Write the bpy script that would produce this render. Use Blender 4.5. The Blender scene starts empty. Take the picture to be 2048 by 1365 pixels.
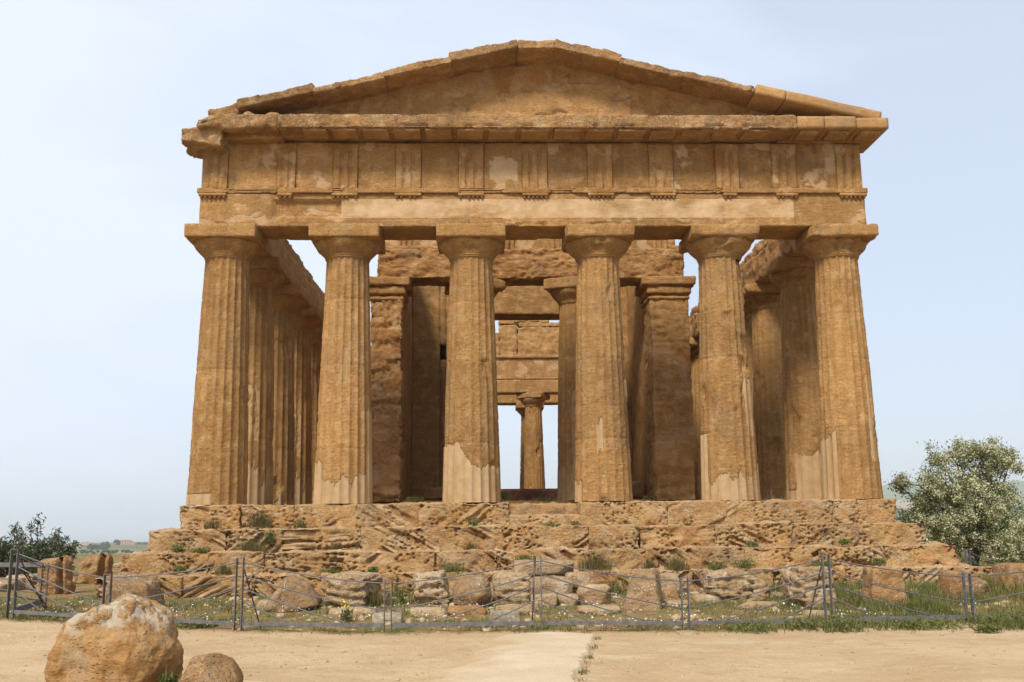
import bpy, math, random
import numpy as np
from mathutils import Matrix, Vector

random.seed(7)
scene = bpy.context.scene
R = math.radians

# ------------------------------------------------------------------ camera
F_PX = 1987.69184                       # focal length in pixels of a 2048 px wide frame
CAM = np.array([-1.34109235, -24.3241315, -0.488320824])
YAW, PITCH, ROLL = 0.0308222516, 0.181221862, -0.00984507393
_r = np.array([math.cos(YAW), -math.sin(YAW), 0.0])
_h = np.array([math.sin(YAW), math.cos(YAW), 0.0])
_z = np.array([0.0, 0.0, 1.0])
FWD = math.cos(PITCH) * _h + math.sin(PITCH) * _z
_u = -math.sin(PITCH) * _h + math.cos(PITCH) * _z
CX = math.cos(ROLL) * _r + math.sin(ROLL) * _u
CY = -math.sin(ROLL) * _r + math.cos(ROLL) * _u
cam_d = bpy.data.cameras.new("camera")
cam = bpy.data.objects.new("camera", cam_d)
scene.collection.objects.link(cam)
cam_d.sensor_width = 36.0
cam_d.lens = F_PX / 2048 * 36.0
cam_d.clip_start = 0.1
cam_d.clip_end = 90000
_m = Matrix.Identity(4)
for i in range(3):
    _m[i][0], _m[i][1], _m[i][2], _m[i][3] = CX[i], CY[i], -FWD[i], CAM[i]
cam.matrix_world = _m
scene.camera = cam

# ------------------------------------------------------------------ light
SUN_EL, SUN_AZ = 46.0, 206.0            # degrees; azimuth clockwise from +y (behind the viewer, to the left)
sun_d = bpy.data.lights.new("sun", 'SUN')
sun_d.energy = 3.2
sun_d.angle = R(14)
sun_d.color = (1.0, 0.93, 0.82)
sun = bpy.data.objects.new("sun", sun_d)
scene.collection.objects.link(sun)
_sd = Vector((math.sin(R(SUN_AZ)) * math.cos(R(SUN_EL)), math.cos(R(SUN_AZ)) * math.cos(R(SUN_EL)), math.sin(R(SUN_EL))))
sun.rotation_euler = _sd.to_track_quat('Z', 'Y').to_euler()

world = bpy.data.worlds.new("World")
scene.world = world
world.use_nodes = True
wt = world.node_tree
for n in list(wt.nodes):
    wt.nodes.remove(n)
wo = wt.nodes.new('ShaderNodeOutputWorld')
wb = wt.nodes.new('ShaderNodeBackground')
sky = wt.nodes.new('ShaderNodeTexSky')
sky.sky_type = 'NISHITA'
sky.sun_disc = False
sky.sun_elevation = R(SUN_EL)
sky.sun_rotation = R(SUN_AZ)
sky.altitude = 100
sky.air_density = 1.0
sky.dust_density = 2.0
sky.ozone_density = 1.6
# thin veil of high cloud over the blue
tc = wt.nodes.new('ShaderNodeTexCoord')
mp = wt.nodes.new('ShaderNodeMapping')
mp.inputs['Scale'].default_value = (1.0, 1.0, 2.4)
mp.inputs['Location'].default_value = (0.35, 0.1, 0.2)
cn = wt.nodes.new('ShaderNodeTexNoise')
cn.inputs['Scale'].default_value = 2.2
cn.inputs['Detail'].default_value = 7
cn.inputs['Roughness'].default_value = 0.52
cn.inputs['Distortion'].default_value = 0.5
cr = wt.nodes.new('ShaderNodeMapRange')
cr.inputs['From Min'].default_value = 0.36
cr.inputs['From Max'].default_value = 0.72
cr.inputs['To Min'].default_value = 0.66
cr.inputs['To Max'].default_value = 0.97
mx = wt.nodes.new('ShaderNodeMix')
mx.data_type = 'RGBA'
mx.inputs['B'].default_value = (6.6, 7.3, 8.6, 1)
wt.links.new(tc.outputs['Generated'], mp.inputs['Vector'])
wt.links.new(mp.outputs[0], cn.inputs['Vector'])
sx = wt.nodes.new('ShaderNodeSeparateXYZ')
wt.links.new(tc.outputs['Generated'], sx.inputs[0])
ma = wt.nodes.new('ShaderNodeMath')
ma.operation = 'MULTIPLY_ADD'
ma.inputs[1].default_value = -0.55           # the veil thins out towards the right
wt.links.new(sx.outputs[0], ma.inputs[0])
wt.links.new(cn.outputs['Fac'], ma.inputs[2])
wt.links.new(ma.outputs[0], cr.inputs['Value'])
wt.links.new(cr.outputs[0], mx.inputs['Factor'])
wt.links.new(sky.outputs[0], mx.inputs['A'])
wt.links.new(mx.outputs['Result'], wb.inputs['Color'])
wb.inputs['Strength'].default_value = 0.1
wt.links.new(wb.outputs[0], wo.inputs['Surface'])

scene.view_settings.view_transform = 'Standard'
scene.view_settings.look = 'None'
scene.view_settings.gamma = 1.0
scene.view_settings.use_curve_mapping = False
scene.view_settings.exposure = 0.4
scene.cycles.max_bounces = 6
scene.cycles.diffuse_bounces = 2
scene.cycles.volume_bounces = 1
HAZE = 0.00019

# ------------------------------------------------------------------ helpers: pixel -> place
def _ray(px, py):
    return FWD * F_PX + CX * (px - 1024) - CY * (py - 682.5)

def at(px, py, y):
    d = _ray(px, py)
    return CAM + d * ((y - CAM[1]) / d[1])

def atz(px, py, z):
    d = _ray(px, py)
    return CAM + d * ((z - CAM[2]) / d[2])

# ------------------------------------------------------------------ helpers: noise
_rs = np.random.RandomState(11)
_P = _rs.permutation(256)
_P = np.concatenate([_P, _P, _P])
_G = _rs.normal(size=(256, 3))
_G /= np.linalg.norm(_G, axis=1)[:, None]

def perlin(p):
    i = np.floor(p).astype(int)
    f = p - i
    i &= 255
    u = f * f * f * (f * (f * 6 - 15) + 10)
    out = 0
    for dx in (0, 1):
        wx = u[:, 0] if dx else 1 - u[:, 0]
        for dy in (0, 1):
            wy = u[:, 1] if dy else 1 - u[:, 1]
            for dz in (0, 1):
                wz = u[:, 2] if dz else 1 - u[:, 2]
                g = _G[_P[_P[_P[(i[:, 0] + dx) & 255] + ((i[:, 1] + dy) & 255)] + ((i[:, 2] + dz) & 255)]]
                out = out + wx * wy * wz * (g[:, 0] * (f[:, 0] - dx) + g[:, 1] * (f[:, 1] - dy) + g[:, 2] * (f[:, 2] - dz))
    return out * 1.5

def fbm(p, octs=4, rough=0.5):
    a, s, out = 1.0, 1.0, 0
    for k in range(octs):
        out = out + a * perlin(p * s + 17.3 * k)
        a *= rough
        s *= 2.03
    return out

def worley(p):
    i = np.floor(p).astype(int)
    best = np.full(len(p), 9.0)
    for dx in (-1, 0, 1):
        for dy in (-1, 0, 1):
            for dz in (-1, 0, 1):
                c = i + np.array([dx, dy, dz])
                k = _P[_P[_P[c[:, 0] & 255] + (c[:, 1] & 255)] + (c[:, 2] & 255)]
                o = c + 0.5 + 0.45 * _G[k]
                best = np.minimum(best, ((p - o) ** 2).sum(1))
    return np.sqrt(best)

def sstep(a, b, x):
    t = np.clip((x - a) / (b - a), 0, 1)
    return t * t * (3 - 2 * t)

# ------------------------------------------------------------------ helpers: meshes
COL = scene.collection

def mk(name, verts, faces, mat=None, parent=None, smooth=True, attrs=None, tris=False):
    """One mesh object from numpy arrays (faces: list of index arrays, each (n,3) or (n,4))."""
    verts = np.asarray(verts, dtype=np.float32)
    if isinstance(faces, np.ndarray):
        faces = [faces]
    me = bpy.data.meshes.new(name)
    me.vertices.add(len(verts))
    me.vertices.foreach_set('co', verts.ravel())
    tot = sum(len(f) for f in faces)
    loops = np.concatenate([np.asarray(f).ravel() for f in faces]).astype(np.int32)
    cnt = np.concatenate([np.full(len(f), np.asarray(f).shape[1]) for f in faces]).astype(np.int32)
    me.loops.add(len(loops))
    me.loops.foreach_set('vertex_index', loops)
    me.polygons.add(tot)
    me.polygons.foreach_set('loop_start', np.concatenate([[0], np.cumsum(cnt)[:-1]]).astype(np.int32))
    me.polygons.foreach_set('loop_total', cnt)
    me.polygons.foreach_set('use_smooth', np.full(tot, bool(smooth)))
    if attrs:
        for k, v in attrs.items():
            a = me.attributes.new(k, 'FLOAT', 'POINT')
            a.data.foreach_set('value', np.asarray(v, dtype=np.float32))
    me.update(calc_edges=True)
    me.validate()
    o = bpy.data.objects.new(name, me)
    COL.objects.link(o)
    if mat:
        me.materials.append(mat)
    if parent:
        o.parent = parent
    return o

def boxgrid(size, res):
    """Surface grid of a box, centred: verts, quads, normals of the flat box."""
    size = np.asarray(size, float)
    res = np.broadcast_to(np.asarray(res, float), (3,))
    n = np.maximum(1, np.round(size / res).astype(int))
    V, Q = [], []
    off = 0
    for ax in range(3):
        b, c = (ax + 1) % 3, (ax + 2) % 3
        for s in (0, 1):
            I, J = np.meshgrid(np.arange(n[b] + 1), np.arange(n[c] + 1), indexing='ij')
            g = np.zeros(I.shape + (3,), int)
            g[..., ax] = n[ax] * s
            g[..., b] = I
            g[..., c] = J
            idx = np.arange(I.size).reshape(I.shape) + off
            q = np.stack([idx[:-1, :-1], idx[1:, :-1], idx[1:, 1:], idx[:-1, 1:]], -1).reshape(-1, 4)
            if s == 0:
                q = q[:, ::-1]
            V.append(g.reshape(-1, 3))
            Q.append(q)
            off += I.size
    V = np.concatenate(V)
    Q = np.concatenate(Q)
    key = (V[:, 0] * (n[1] + 1) + V[:, 1]) * (n[2] + 1) + V[:, 2]
    _, first, inv = np.unique(key, return_index=True, return_inverse=True)
    V = V[first]
    Q = inv.ravel()[Q]
    return (V / n - 0.5) * size, Q

def rounded(p, size, r):
    h = np.asarray(size, float) / 2
    r = min(r, h.min() * 0.98)
    inner = h - r
    q = np.clip(p, -inner, inner)
    d = p - q
    l = np.linalg.norm(d, axis=1)[:, None]
    nrm = d / np.maximum(l, 1e-9)
    return q + nrm * r, nrm

def rough_block(size, res, r, center, disp=None, shape=None, rot=None):
    """Rounded box; disp(world_p, normal) -> outward displacement; shape(p, h) -> p in local space."""
    p, q = boxgrid(size, res)
    p, n = rounded(p, size, r)
    if shape is not None:
        p = shape(p, np.asarray(size, float) / 2)
    if rot is not None:
        m = np.array(rot.to_3x3())
        p = p @ m.T
        n = n @ m.T
    w = p + np.asarray(center, float)
    if disp is not None:
        w = w + n * disp(w, n)[:, None]
    return w, q

def join(parts):
    V, Q, off = [], [], 0
    for v, q in parts:
        V.append(v)
        Q.append(q + off)
        off += len(v)
    return np.concatenate(V), np.concatenate(Q)

def lathe(prof, seg):
    """Closed surface of revolution round z from [(r, z), ...] bottom to top."""
    prof = np.asarray(prof, float)
    th = np.arange(seg) / seg * 2 * math.pi
    V = np.stack([prof[:, 0:1] * np.cos(th), prof[:, 0:1] * np.sin(th), np.repeat(prof[:, 1:2], seg, 1)], -1).reshape(-1, 3)
    i = np.arange(len(prof) - 1)[:, None] * seg
    j = np.arange(seg)[None]
    k = (j + 1) % seg
    Q = np.stack([i + j, i + k, i + seg + k, i + seg + j], -1).reshape(-1, 4)
    return V, Q

def tube(pts, rad, seg=6):
    pts = np.asarray(pts, float)
    rad = np.broadcast_to(np.asarray(rad, float), (len(pts),))
    t = np.gradient(pts, axis=0)
    t /= np.linalg.norm(t, axis=1)[:, None] + 1e-9
    a = np.where(np.abs(t[:, 2:3]) < 0.9, [[0, 0, 1.0]], [[1.0, 0, 0]])
    u = np.cross(t, a)
    u /= np.linalg.norm(u, axis=1)[:, None] + 1e-9
    v = np.cross(t, u)
    th = np.arange(seg) / seg * 2 * math.pi
    V = pts[:, None] + rad[:, None, None] * (np.cos(th)[None, :, None] * u[:, None] + np.sin(th)[None, :, None] * v[:, None])
    n = len(pts)
    i = np.arange(n - 1)[:, None] * seg
    j = np.arange(seg)[None]
    k = (j + 1) % seg
    Q = np.stack([i + j, i + seg + j, i + seg + k, i + k], -1).reshape(-1, 4)
    return V.reshape(-1, 3), Q

def bar(p0, p1, sx, sz):
    """Square bar from p0 to p1, section sx (horizontal) by sz (vertical-ish)."""
    p0, p1 = np.asarray(p0, float), np.asarray(p1, float)
    t = (p1 - p0) / np.linalg.norm(p1 - p0)
    a = np.array([0, 0, 1.0]) if abs(t[2]) < 0.9 else np.array([0, 1.0, 0])
    u = np.cross(t, a)
    u /= np.linalg.norm(u)
    v = np.cross(u, t)
    c = [(-1, -1), (1, -1), (1, 1), (-1, 1)]
    V = np.array([p + u * i * sx / 2 + v * j * sz / 2 for p in (p0, p1) for i, j in c])
    Q = np.array([[0, 1, 2, 3], [7, 6, 5, 4], [0, 4, 5, 1], [1, 5, 6, 2], [2, 6, 7, 3], [3, 7, 4, 0]])
    return V, Q

def leaves(c, length, width, rng, up=0.3):
    """Diamond leaf quads, random orientation, one at each centre."""
    n = len(c)
    a = rng.normal(size=(n, 3))
    a[:, 2] += up
    a /= np.linalg.norm(a, axis=1)[:, None]
    b = np.cross(a, rng.normal(size=(n, 3)))
    b /= np.linalg.norm(b, axis=1)[:, None] + 1e-9
    l = (length * rng.uniform(0.6, 1.3, n))[:, None]
    w = (width * rng.uniform(0.6, 1.3, n))[:, None]
    V = np.stack([c - a * l / 2, c + b * w / 2, c + a * l / 2, c - b * w / 2], 1).reshape(-1, 3)
    return V, np.arange(4 * n).reshape(-1, 4)

def blades(base, h, w, rng, lean=0.5):
    n = len(base)
    th = rng.uniform(0, 2 * math.pi, n)
    d = np.stack([np.cos(th), np.sin(th), 0 * th], 1)
    s = np.stack([-np.sin(th), np.cos(th), 0 * th], 1)
    h = (h * rng.uniform(0.5, 1.3, n))[:, None]
    le = rng.uniform(0, lean, n)[:, None] * h
    w = np.broadcast_to(w, (n,))[:, None]
    up = np.array([[0, 0, 1.0]])
    V = np.stack([base - s * w / 2, base + s * w / 2, base + up * h * .6 + d * le * .4 + s * w * .4,
                  base + up * h * .6 + d * le * .4 - s * w * .4, base + up * h + d * le], 1).reshape(-1, 3)
    i = np.arange(n)[:, None] * 5
    return V, [i + np.array([[0, 1, 2, 3]]), i + np.array([[3, 2, 4]])]

def empty(name, loc=(0, 0, 0)):
    o = bpy.data.objects.new(name, None)
    o.location = loc
    COL.objects.link(o)
    return o

def tag(o, label, cat, group=None):
    o['label'] = label
    o['category'] = cat
    if group:
        o['group'] = group
    return o

def kind(o, k):
    o['kind'] = k
    return o

# ------------------------------------------------------------------ materials
class NT:
    def __init__(self, name):
        self.m = bpy.data.materials.new(name)
        self.m.use_nodes = True
        self.t = self.m.node_tree
        self.b = self.t.nodes['Principled BSDF']
        self.geo = self.t.nodes.new('ShaderNodeNewGeometry')

    def put(self, sock, v):
        if v is None:
            return
        if hasattr(v, 'is_output'):
            self.t.links.new(v, sock)
        elif isinstance(v, (tuple, list)) and len(v) == 3 and sock.type == 'RGBA':
            sock.default_value = (*v, 1)
        else:
            sock.default_value = v

    def mapped(self, scale, rot=(0, 0, 0), loc=(0, 0, 0)):
        n = self.t.nodes.new('ShaderNodeMapping')
        n.inputs['Scale'].default_value = scale
        n.inputs['Rotation'].default_value = rot
        n.inputs['Location'].default_value = loc
        self.t.links.new(self.geo.outputs['Position'], n.inputs['Vector'])
        return n.outputs[0]

    def noise(self, scale, detail=5, rough=0.55, vec=None, dist=0.0):
        n = self.t.nodes.new('ShaderNodeTexNoise')
        n.inputs['Scale'].default_value = scale
        n.inputs['Detail'].default_value = detail
        n.inputs['Roughness'].default_value = rough
        n.inputs['Distortion'].default_value = dist
        self.t.links.new(vec if vec is not None else self.geo.outputs['Position'], n.inputs['Vector'])
        return n.outputs['Fac']

    def voro(self, scale, vec=None, feat='F1', out='Distance'):
        n = self.t.nodes.new('ShaderNodeTexVoronoi')
        n.feature = feat
        n.inputs['Scale'].default_value = scale
        self.t.links.new(vec if vec is not None else self.geo.outputs['Position'], n.inputs['Vector'])
        return n.outputs[out]

    def rng(self, v, a, b, c=0.0, d=1.0, smooth=True):
        n = self.t.nodes.new('ShaderNodeMapRange')
        n.interpolation_type = 'SMOOTHSTEP' if smooth else 'LINEAR'
        self.put(n.inputs['Value'], v)
        for k, x in zip(('From Min', 'From Max', 'To Min', 'To Max'), (a, b, c, d)):
            n.inputs[k].default_value = x
        return n.outputs[0]

    def math(self, op, a, b=None):
        n = self.t.nodes.new('ShaderNodeMath')
        n.operation = op
        self.put(n.inputs[0], a)
        self.put(n.inputs[1], b)
        return n.outputs[0]

    def mix(self, fac, a, b, blend='MIX'):
        n = self.t.nodes.new('ShaderNodeMix')
        n.data_type = 'RGBA'
        n.blend_type = blend
        self.put(n.inputs['Factor'], fac)
        self.put(n.inputs['A'], a)
        self.put(n.inputs['B'], b)
        return n.outputs['Result']

    def attr(self, name):
        n = self.t.nodes.new('ShaderNodeAttribute')
        n.attribute_name = name
        return n.outputs['Fac']

    def scale_col(self, col, v):
        """colour times a scalar"""
        n = self.t.nodes.new('ShaderNodeVectorMath')
        n.operation = 'SCALE'
        self.put(n.inputs[0], col)
        self.put(n.inputs['Scale'], v)
        return n.outputs[0]

    def bump(self, h, dist, strength=1.0):
        n = self.t.nodes.new('ShaderNodeBump')
        n.inputs['Distance'].default_value = dist
        n.inputs['Strength'].default_value = strength
        self.put(n.inputs['Height'], h)
        self.t.links.new(n.outputs[0], self.b.inputs['Normal'])

    def done(self, col, rough=0.95, spec=0.1):
        self.put(self.b.inputs['Base Color'], col)
        self.put(self.b.inputs['Roughness'], rough)
        self.b.inputs['Specular IOR Level'].default_value = spec
        return self.m

def stone(name, dark, mid, light, patch=None, streak=0.0, lichen=0.0, pore=0.5, lam=0.4, red=0.0, bumpd=0.025,
          big=0.55, splash=None, splash_amt=0.0, grey=0.4, lsc=17, redcol=(0.30, 0.105, 0.055)):
    t = NT(name)
    n1 = t.noise(big, 6, 0.6)
    n2 = t.noise(3.1, 6, 0.62)
    col = t.mix(t.rng(n1, 0.32, 0.62), dark, mid)
    col = t.mix(t.rng(n2, 0.45, 0.72), col, light)
    if red:
        col = t.mix(t.math('MULTIPLY', t.rng(t.noise(0.9, 5, 0.6, t.mapped((1, 1, 1), loc=(9, 4, 2))), 0.58, 0.68), red),
                    col, redcol)
    if streak:
        s = t.noise(1.0, 5, 0.6, t.mapped((5.5, 5.5, 0.55)))
        col = t.mix(t.math('MULTIPLY', t.rng(s, 0.5, 0.66), streak), col, light)
        s2 = t.noise(1.0, 4, 0.6, t.mapped((4.5, 4.5, 0.4), loc=(3, 8, 1)))
        col = t.mix(t.math('MULTIPLY', t.rng(s2, 0.55, 0.7), streak * 0.6), col, tuple(c * 0.55 for c in dark))
    if splash:
        sp = t.math('MULTIPLY', t.rng(t.noise(1.1, 7, 0.62, t.mapped((1, 1, 1.6), loc=(5, 1, 7))), 0.57, 0.6), splash_amt)
        col = t.mix(sp, col, splash)
    gv = t.noise(1.4, 7, 0.66, t.mapped((1, 1, 0.6), loc=(12, 3, 5)))
    col = t.mix(t.math('MULTIPLY', t.rng(gv, 0.53, 0.68), grey), col, (0.23, 0.165, 0.10))
    col = t.scale_col(col, t.rng(t.attr('tone'), -1.0, 1.0, 0.86, 1.14, False))
    fine = t.noise(24, 5, 0.7)
    pit = t.noise(1.0, 4, 0.7, t.mapped((9, 9, 22), loc=(4, 4, 4)))
    col = t.scale_col(col, t.rng(fine, 0.3, 0.7, 0.76, 1.20, False))
    col = t.scale_col(col, t.rng(pit, 0.3, 0.7, 0.84, 1.13, False))
    if lichen:
        lv = t.voro(lsc, vec=None)
        lm = t.rng(t.noise(1.6, 4, 0.6, t.mapped((1, 1, 1), loc=(2, 7, 3))), 0.44, 0.6)
        lf = t.math('MULTIPLY', t.math('MULTIPLY', t.rng(lv, 0.34, 0.24), lm), lichen)
        col = t.mix(lf, col, (0.50, 0.47, 0.40))
        gm = t.rng(t.noise(2.6, 5, 0.65, t.mapped((1, 1, 1), loc=(6, 2, 9))), 0.52, 0.66)
        col = t.mix(t.math('MULTIPLY', gm, lichen * 0.55), col, (0.17, 0.13, 0.085))
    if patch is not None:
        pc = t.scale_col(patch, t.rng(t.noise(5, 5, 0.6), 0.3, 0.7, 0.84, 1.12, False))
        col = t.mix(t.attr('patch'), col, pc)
    # relief: pores, fine lamination, grain
    pv = t.voro(17, t.mapped((1, 1, 1.7)))
    pm = t.rng(t.noise(1.9, 4, 0.6, t.mapped((1, 1, 1), loc=(1, 5, 8))), 0.42, 0.62)
    ph = t.math('MULTIPLY', t.math('MULTIPLY', t.rng(pv, 0.36, 0.12), pm), pore)
    la = t.noise(1.0, 5, 0.62, t.mapped((2.0, 2.0, 19.0)))
    h = t.math('ADD', t.math('MULTIPLY', fine, 0.5), t.math('MULTIPLY', la, lam))
    h = t.math('ADD', h, t.math('MULTIPLY', t.noise(8, 6, 0.65), 0.9))
    h = t.math('SUBTRACT', h, ph)
    h = t.math('ADD', h, t.math('MULTIPLY', pit, 0.8))
    if patch is not None:
        h = t.math('MULTIPLY', h, t.rng(t.attr('patch'), 0, 1, 1.0, 0.3))
    t.bump(h, bumpd)
    return t.done(col)

TAN_D, TAN_M, TAN_L = (0.285, 0.148, 0.050), (0.365, 0.200, 0.072), (0.435, 0.262, 0.110)
PINK = (0.46, 0.31, 0.165)
M = {}
M['column'] = stone('column_stone', TAN_D, TAN_M, TAN_L, patch=PINK, streak=0.45, pore=0.5, lam=0.55)
M['wall'] = stone('wall_stone', TAN_D, TAN_M, (0.46, 0.27, 0.115), patch=(0.53, 0.36, 0.20), streak=0.3, pore=0.5,
                  lam=0.6, red=0.75, redcol=(0.30, 0.13, 0.035), splash=(0.46, 0.275, 0.12), splash_amt=0.25)
M['weathered'] = stone('weathered_stone', (0.30, 0.145, 0.048), (0.41, 0.215, 0.08), (0.47, 0.30, 0.145), patch=PINK,
                       pore=1.0, lam=0.5, bumpd=0.04)
M['cornice'] = stone('cornice_stone', (0.27, 0.145, 0.055), (0.37, 0.205, 0.082), (0.45, 0.295, 0.145), patch=PINK,
                     pore=1.0, lam=0.3, bumpd=0.04, lichen=0.5)
M['restored'] = stone('restored_stone', (0.34, 0.19, 0.075), (0.39, 0.22, 0.088), (0.44, 0.265, 0.115), pore=0.1, lam=0.15,
                      bumpd=0.008)
M['step'] = stone('step_stone', (0.37, 0.19, 0.066), (0.43, 0.25, 0.10), (0.46, 0.31, 0.155), patch=(0.45, 0.32, 0.185), pore=1.0, lam=0.3,
                  red=0.65, grey=0.65, bumpd=0.045, lichen=0.35, splash=(0.45, 0.33, 0.20), splash_amt=0.4)
M['rubble_orange'] = stone('orange_rubble', (0.27, 0.14, 0.055), (0.35, 0.195, 0.08), (0.43, 0.28, 0.145), pore=0.9, lam=0.3, lichen=0.5,
                           bumpd=0.035)
M['rubble_pale'] = stone('pale_rubble', (0.34, 0.215, 0.105), (0.44, 0.31, 0.175), (0.53, 0.425, 0.29), pore=0.9, lam=0.5,
                         bumpd=0.04, red=0.25, lichen=0.4)
M['rubble_lichen'] = stone('lichen_rubble', (0.24, 0.145, 0.07), (0.32, 0.20, 0.10), (0.40, 0.27, 0.15), pore=0.6, lam=0.2,
                           lichen=1.0, bumpd=0.04)
M['rubble_grey'] = stone('grey_rubble', (0.25, 0.19, 0.12), (0.33, 0.265, 0.18), (0.42, 0.36, 0.27), pore=0.6, lam=0.2,
                         lichen=0.8, bumpd=0.03)
M['rubble_brown'] = stone('brown_rubble', (0.25, 0.135, 0.055), (0.33, 0.19, 0.083), (0.41, 0.26, 0.13), pore=0.7, lam=0.2,
                          lichen=0.4, lsc=42, bumpd=0.04, big=2.0)
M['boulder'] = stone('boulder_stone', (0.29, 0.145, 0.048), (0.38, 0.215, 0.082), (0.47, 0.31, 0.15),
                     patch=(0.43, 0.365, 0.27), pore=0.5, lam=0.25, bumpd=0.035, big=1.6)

def simple(name, col, col2, scale=8, rough=0.9, spec=0.2, metal=0.0, trans=0.0, bumpd=0.0):
    t = NT(name)
    c = t.mix(t.rng(t.noise(scale, 4, 0.6), 0.35, 0.65), col, col2)
    if bumpd:
        t.bump(t.noise(scale * 3, 4, 0.6), bumpd)
    t.b.inputs['Metallic'].default_value = metal
    m = t.done(c, rough, spec)
    if trans:
        tr = t.t.nodes.new('ShaderNodeBsdfTranslucent')
        t.put(tr.inputs['Color'], c)
        ms = t.t.nodes.new('ShaderNodeMixShader')
        ms.inputs[0].default_value = trans
        out = t.t.nodes['Material Output']
        t.t.links.new(t.b.outputs[0], ms.inputs[1])
        t.t.links.new(tr.outputs[0], ms.inputs[2])
        t.t.links.new(ms.outputs[0], out.inputs['Surface'])
    return m

M['steel'] = simple('galvanised_steel', (0.105, 0.10, 0.098), (0.165, 0.155, 0.148), 9, 0.75, 0.25, 0.0)
M['cable'] = simple('steel_cable', (0.10, 0.10, 0.105), (0.15, 0.148, 0.15), 30, 0.55, 0.4, 0.2)
M['rusty'] = simple('rusty_steel', (0.07, 0.045, 0.035), (0.12, 0.075, 0.05), 20, 0.8, 0.2, 0.2)
M['beam'] = simple('dark_brown_beam', (0.10, 0.045, 0.03), (0.17, 0.08, 0.045), 5, 0.8, 0.2)
M['leaf'] = simple('tree_leaf', (0.10, 0.125, 0.03), (0.20, 0.22, 0.07), 2.5, 0.6, 0.3, trans=0.3)
M['blossom'] = simple('cream_blossom', (0.52, 0.50, 0.29), (0.68, 0.65, 0.44), 4, 0.8, 0.2, trans=0.25)
M['bark'] = simple('bark', (0.06, 0.045, 0.032), (0.12, 0.09, 0.065), 9, 0.95, 0.1, bumpd=0.02)
M['oleander'] = simple('dark_shrub_leaf', (0.035, 0.065, 0.022), (0.075, 0.105, 0.04), 3, 0.5, 0.35, trans=0.2)
M['oleander_tip'] = simple('reddish_shrub_leaf', (0.13, 0.06, 0.045), (0.18, 0.10, 0.07), 3, 0.6, 0.3, trans=0.2)
M['weed'] = simple('weed_green', (0.115, 0.135, 0.035), (0.185, 0.19, 0.065), 3, 0.8, 0.15, trans=0.25)
M['weed_olive'] = simple('weed_olive', (0.12, 0.10, 0.035), (0.19, 0.155, 0.06), 3, 0.85, 0.1, trans=0.2)
M['grass'] = simple('grass_blade', (0.12, 0.14, 0.035), (0.26, 0.20, 0.085), 1.3, 0.85, 0.1, trans=0.25)
M['white_flower'] = simple('white_flower', (0.75, 0.74, 0.68), (0.82, 0.8, 0.72), 5, 0.8, 0.1)
M['yellow_flower'] = simple('yellow_flower', (0.70, 0.50, 0.04), (0.78, 0.60, 0.08), 5, 0.8, 0.1)
M['pebble'] = stone('pebble_stone', (0.36, 0.25, 0.14), (0.45, 0.33, 0.20), (0.53, 0.42, 0.28), pore=0.2, bumpd=0.01, big=6)
M['hedge'] = simple('far_tree_foliage', (0.04, 0.06, 0.025), (0.075, 0.095, 0.04), 0.05, 0.9, 0.1)

# ------------------------------------------------------------------ terrain
FENCE = [  # px, py of the foot, depth, is it a tall post
    (20, 1240, -7.4, 1), (210, 1252, -7.75, 0), (475, 1265, -8.3, 1), (775, 1269, -8.65, 0), (1077, 1264, -8.75, 1),
    (1373, 1264, -8.75, 0), (1660, 1257, -8.55, 1), (1942, 1251, -8.3, 0), (2240, 1246, -7.9, 1)]
FP = [at(a, b, y) for a, b, y, k in FENCE]
_fx = np.array([p[0] for p in FP])
_fy = np.array([p[1] for p in FP])
_fz = np.array([p[2] for p in FP])

def ground_z(x, y):
    x = np.asarray(x, float)
    y = np.asarray(y, float)
    fz = np.interp(x, _fx, _fz)
    fy = np.interp(x, _fx, _fy)
    d = y - fy
    z = np.where(d < 0, fz + (-2.1 - fz) * sstep(0, 6, -d), fz + (-2.03 - fz) * sstep(0, 4, d))
    # the ridge falls away behind and beside the temple
    r = np.hypot((x - 2) / 1.0, (y - 8) / 1.15)
    z = z - 14 * sstep(34, 85, r)
    return z

def axis(lo, hi, fine, far_lo, far_hi, g=1.16):
    a = list(np.arange(lo, hi + 1e-6, fine))
    s, v = fine, hi
    while v < far_hi:
        s *= g
        v += s
        a.append(v)
    s, v = fine, lo
    while v > far_lo:
        s *= g
        v -= s
        a.insert(0, v)
    return np.array(a)

gx = axis(-11.5, 10.5, 0.09, -95, 95)
gy = axis(-16.5, -2.0, 0.09, -95, 110)
GX, GY = np.meshgrid(gx, gy, indexing='ij')
P2 = np.stack([GX.ravel(), GY.ravel(), np.zeros(GX.size)], 1)
gz = ground_z(P2[:, 0], P2[:, 1])
fence_y = np.interp(P2[:, 0], _fx, _fy)
dd = P2[:, 1] - fence_y
edge = dd + 0.16 + 0.12 * fbm(P2 * 1.7, 3) + 0.05 * fbm(P2 * 7, 2)
grassy = sstep(-0.06, 0.1, edge)
gz = gz + 0.018 * fbm(P2 * 0.9, 3) + 0.004 * fbm(P2 * 7, 3) + 0.010 * fbm(P2 * np.array([2.6, 4.0, 1]), 3) + grassy * (0.02 + 0.03 * fbm(P2 * 2.1 + 5, 3))
P2[:, 2] = gz
ix = np.arange(GX.size).reshape(GX.shape)
gq = np.stack([ix[:-1, :-1], ix[1:, :-1], ix[1:, 1:], ix[:-1, 1:]], -1).reshape(-1, 4)

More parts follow.
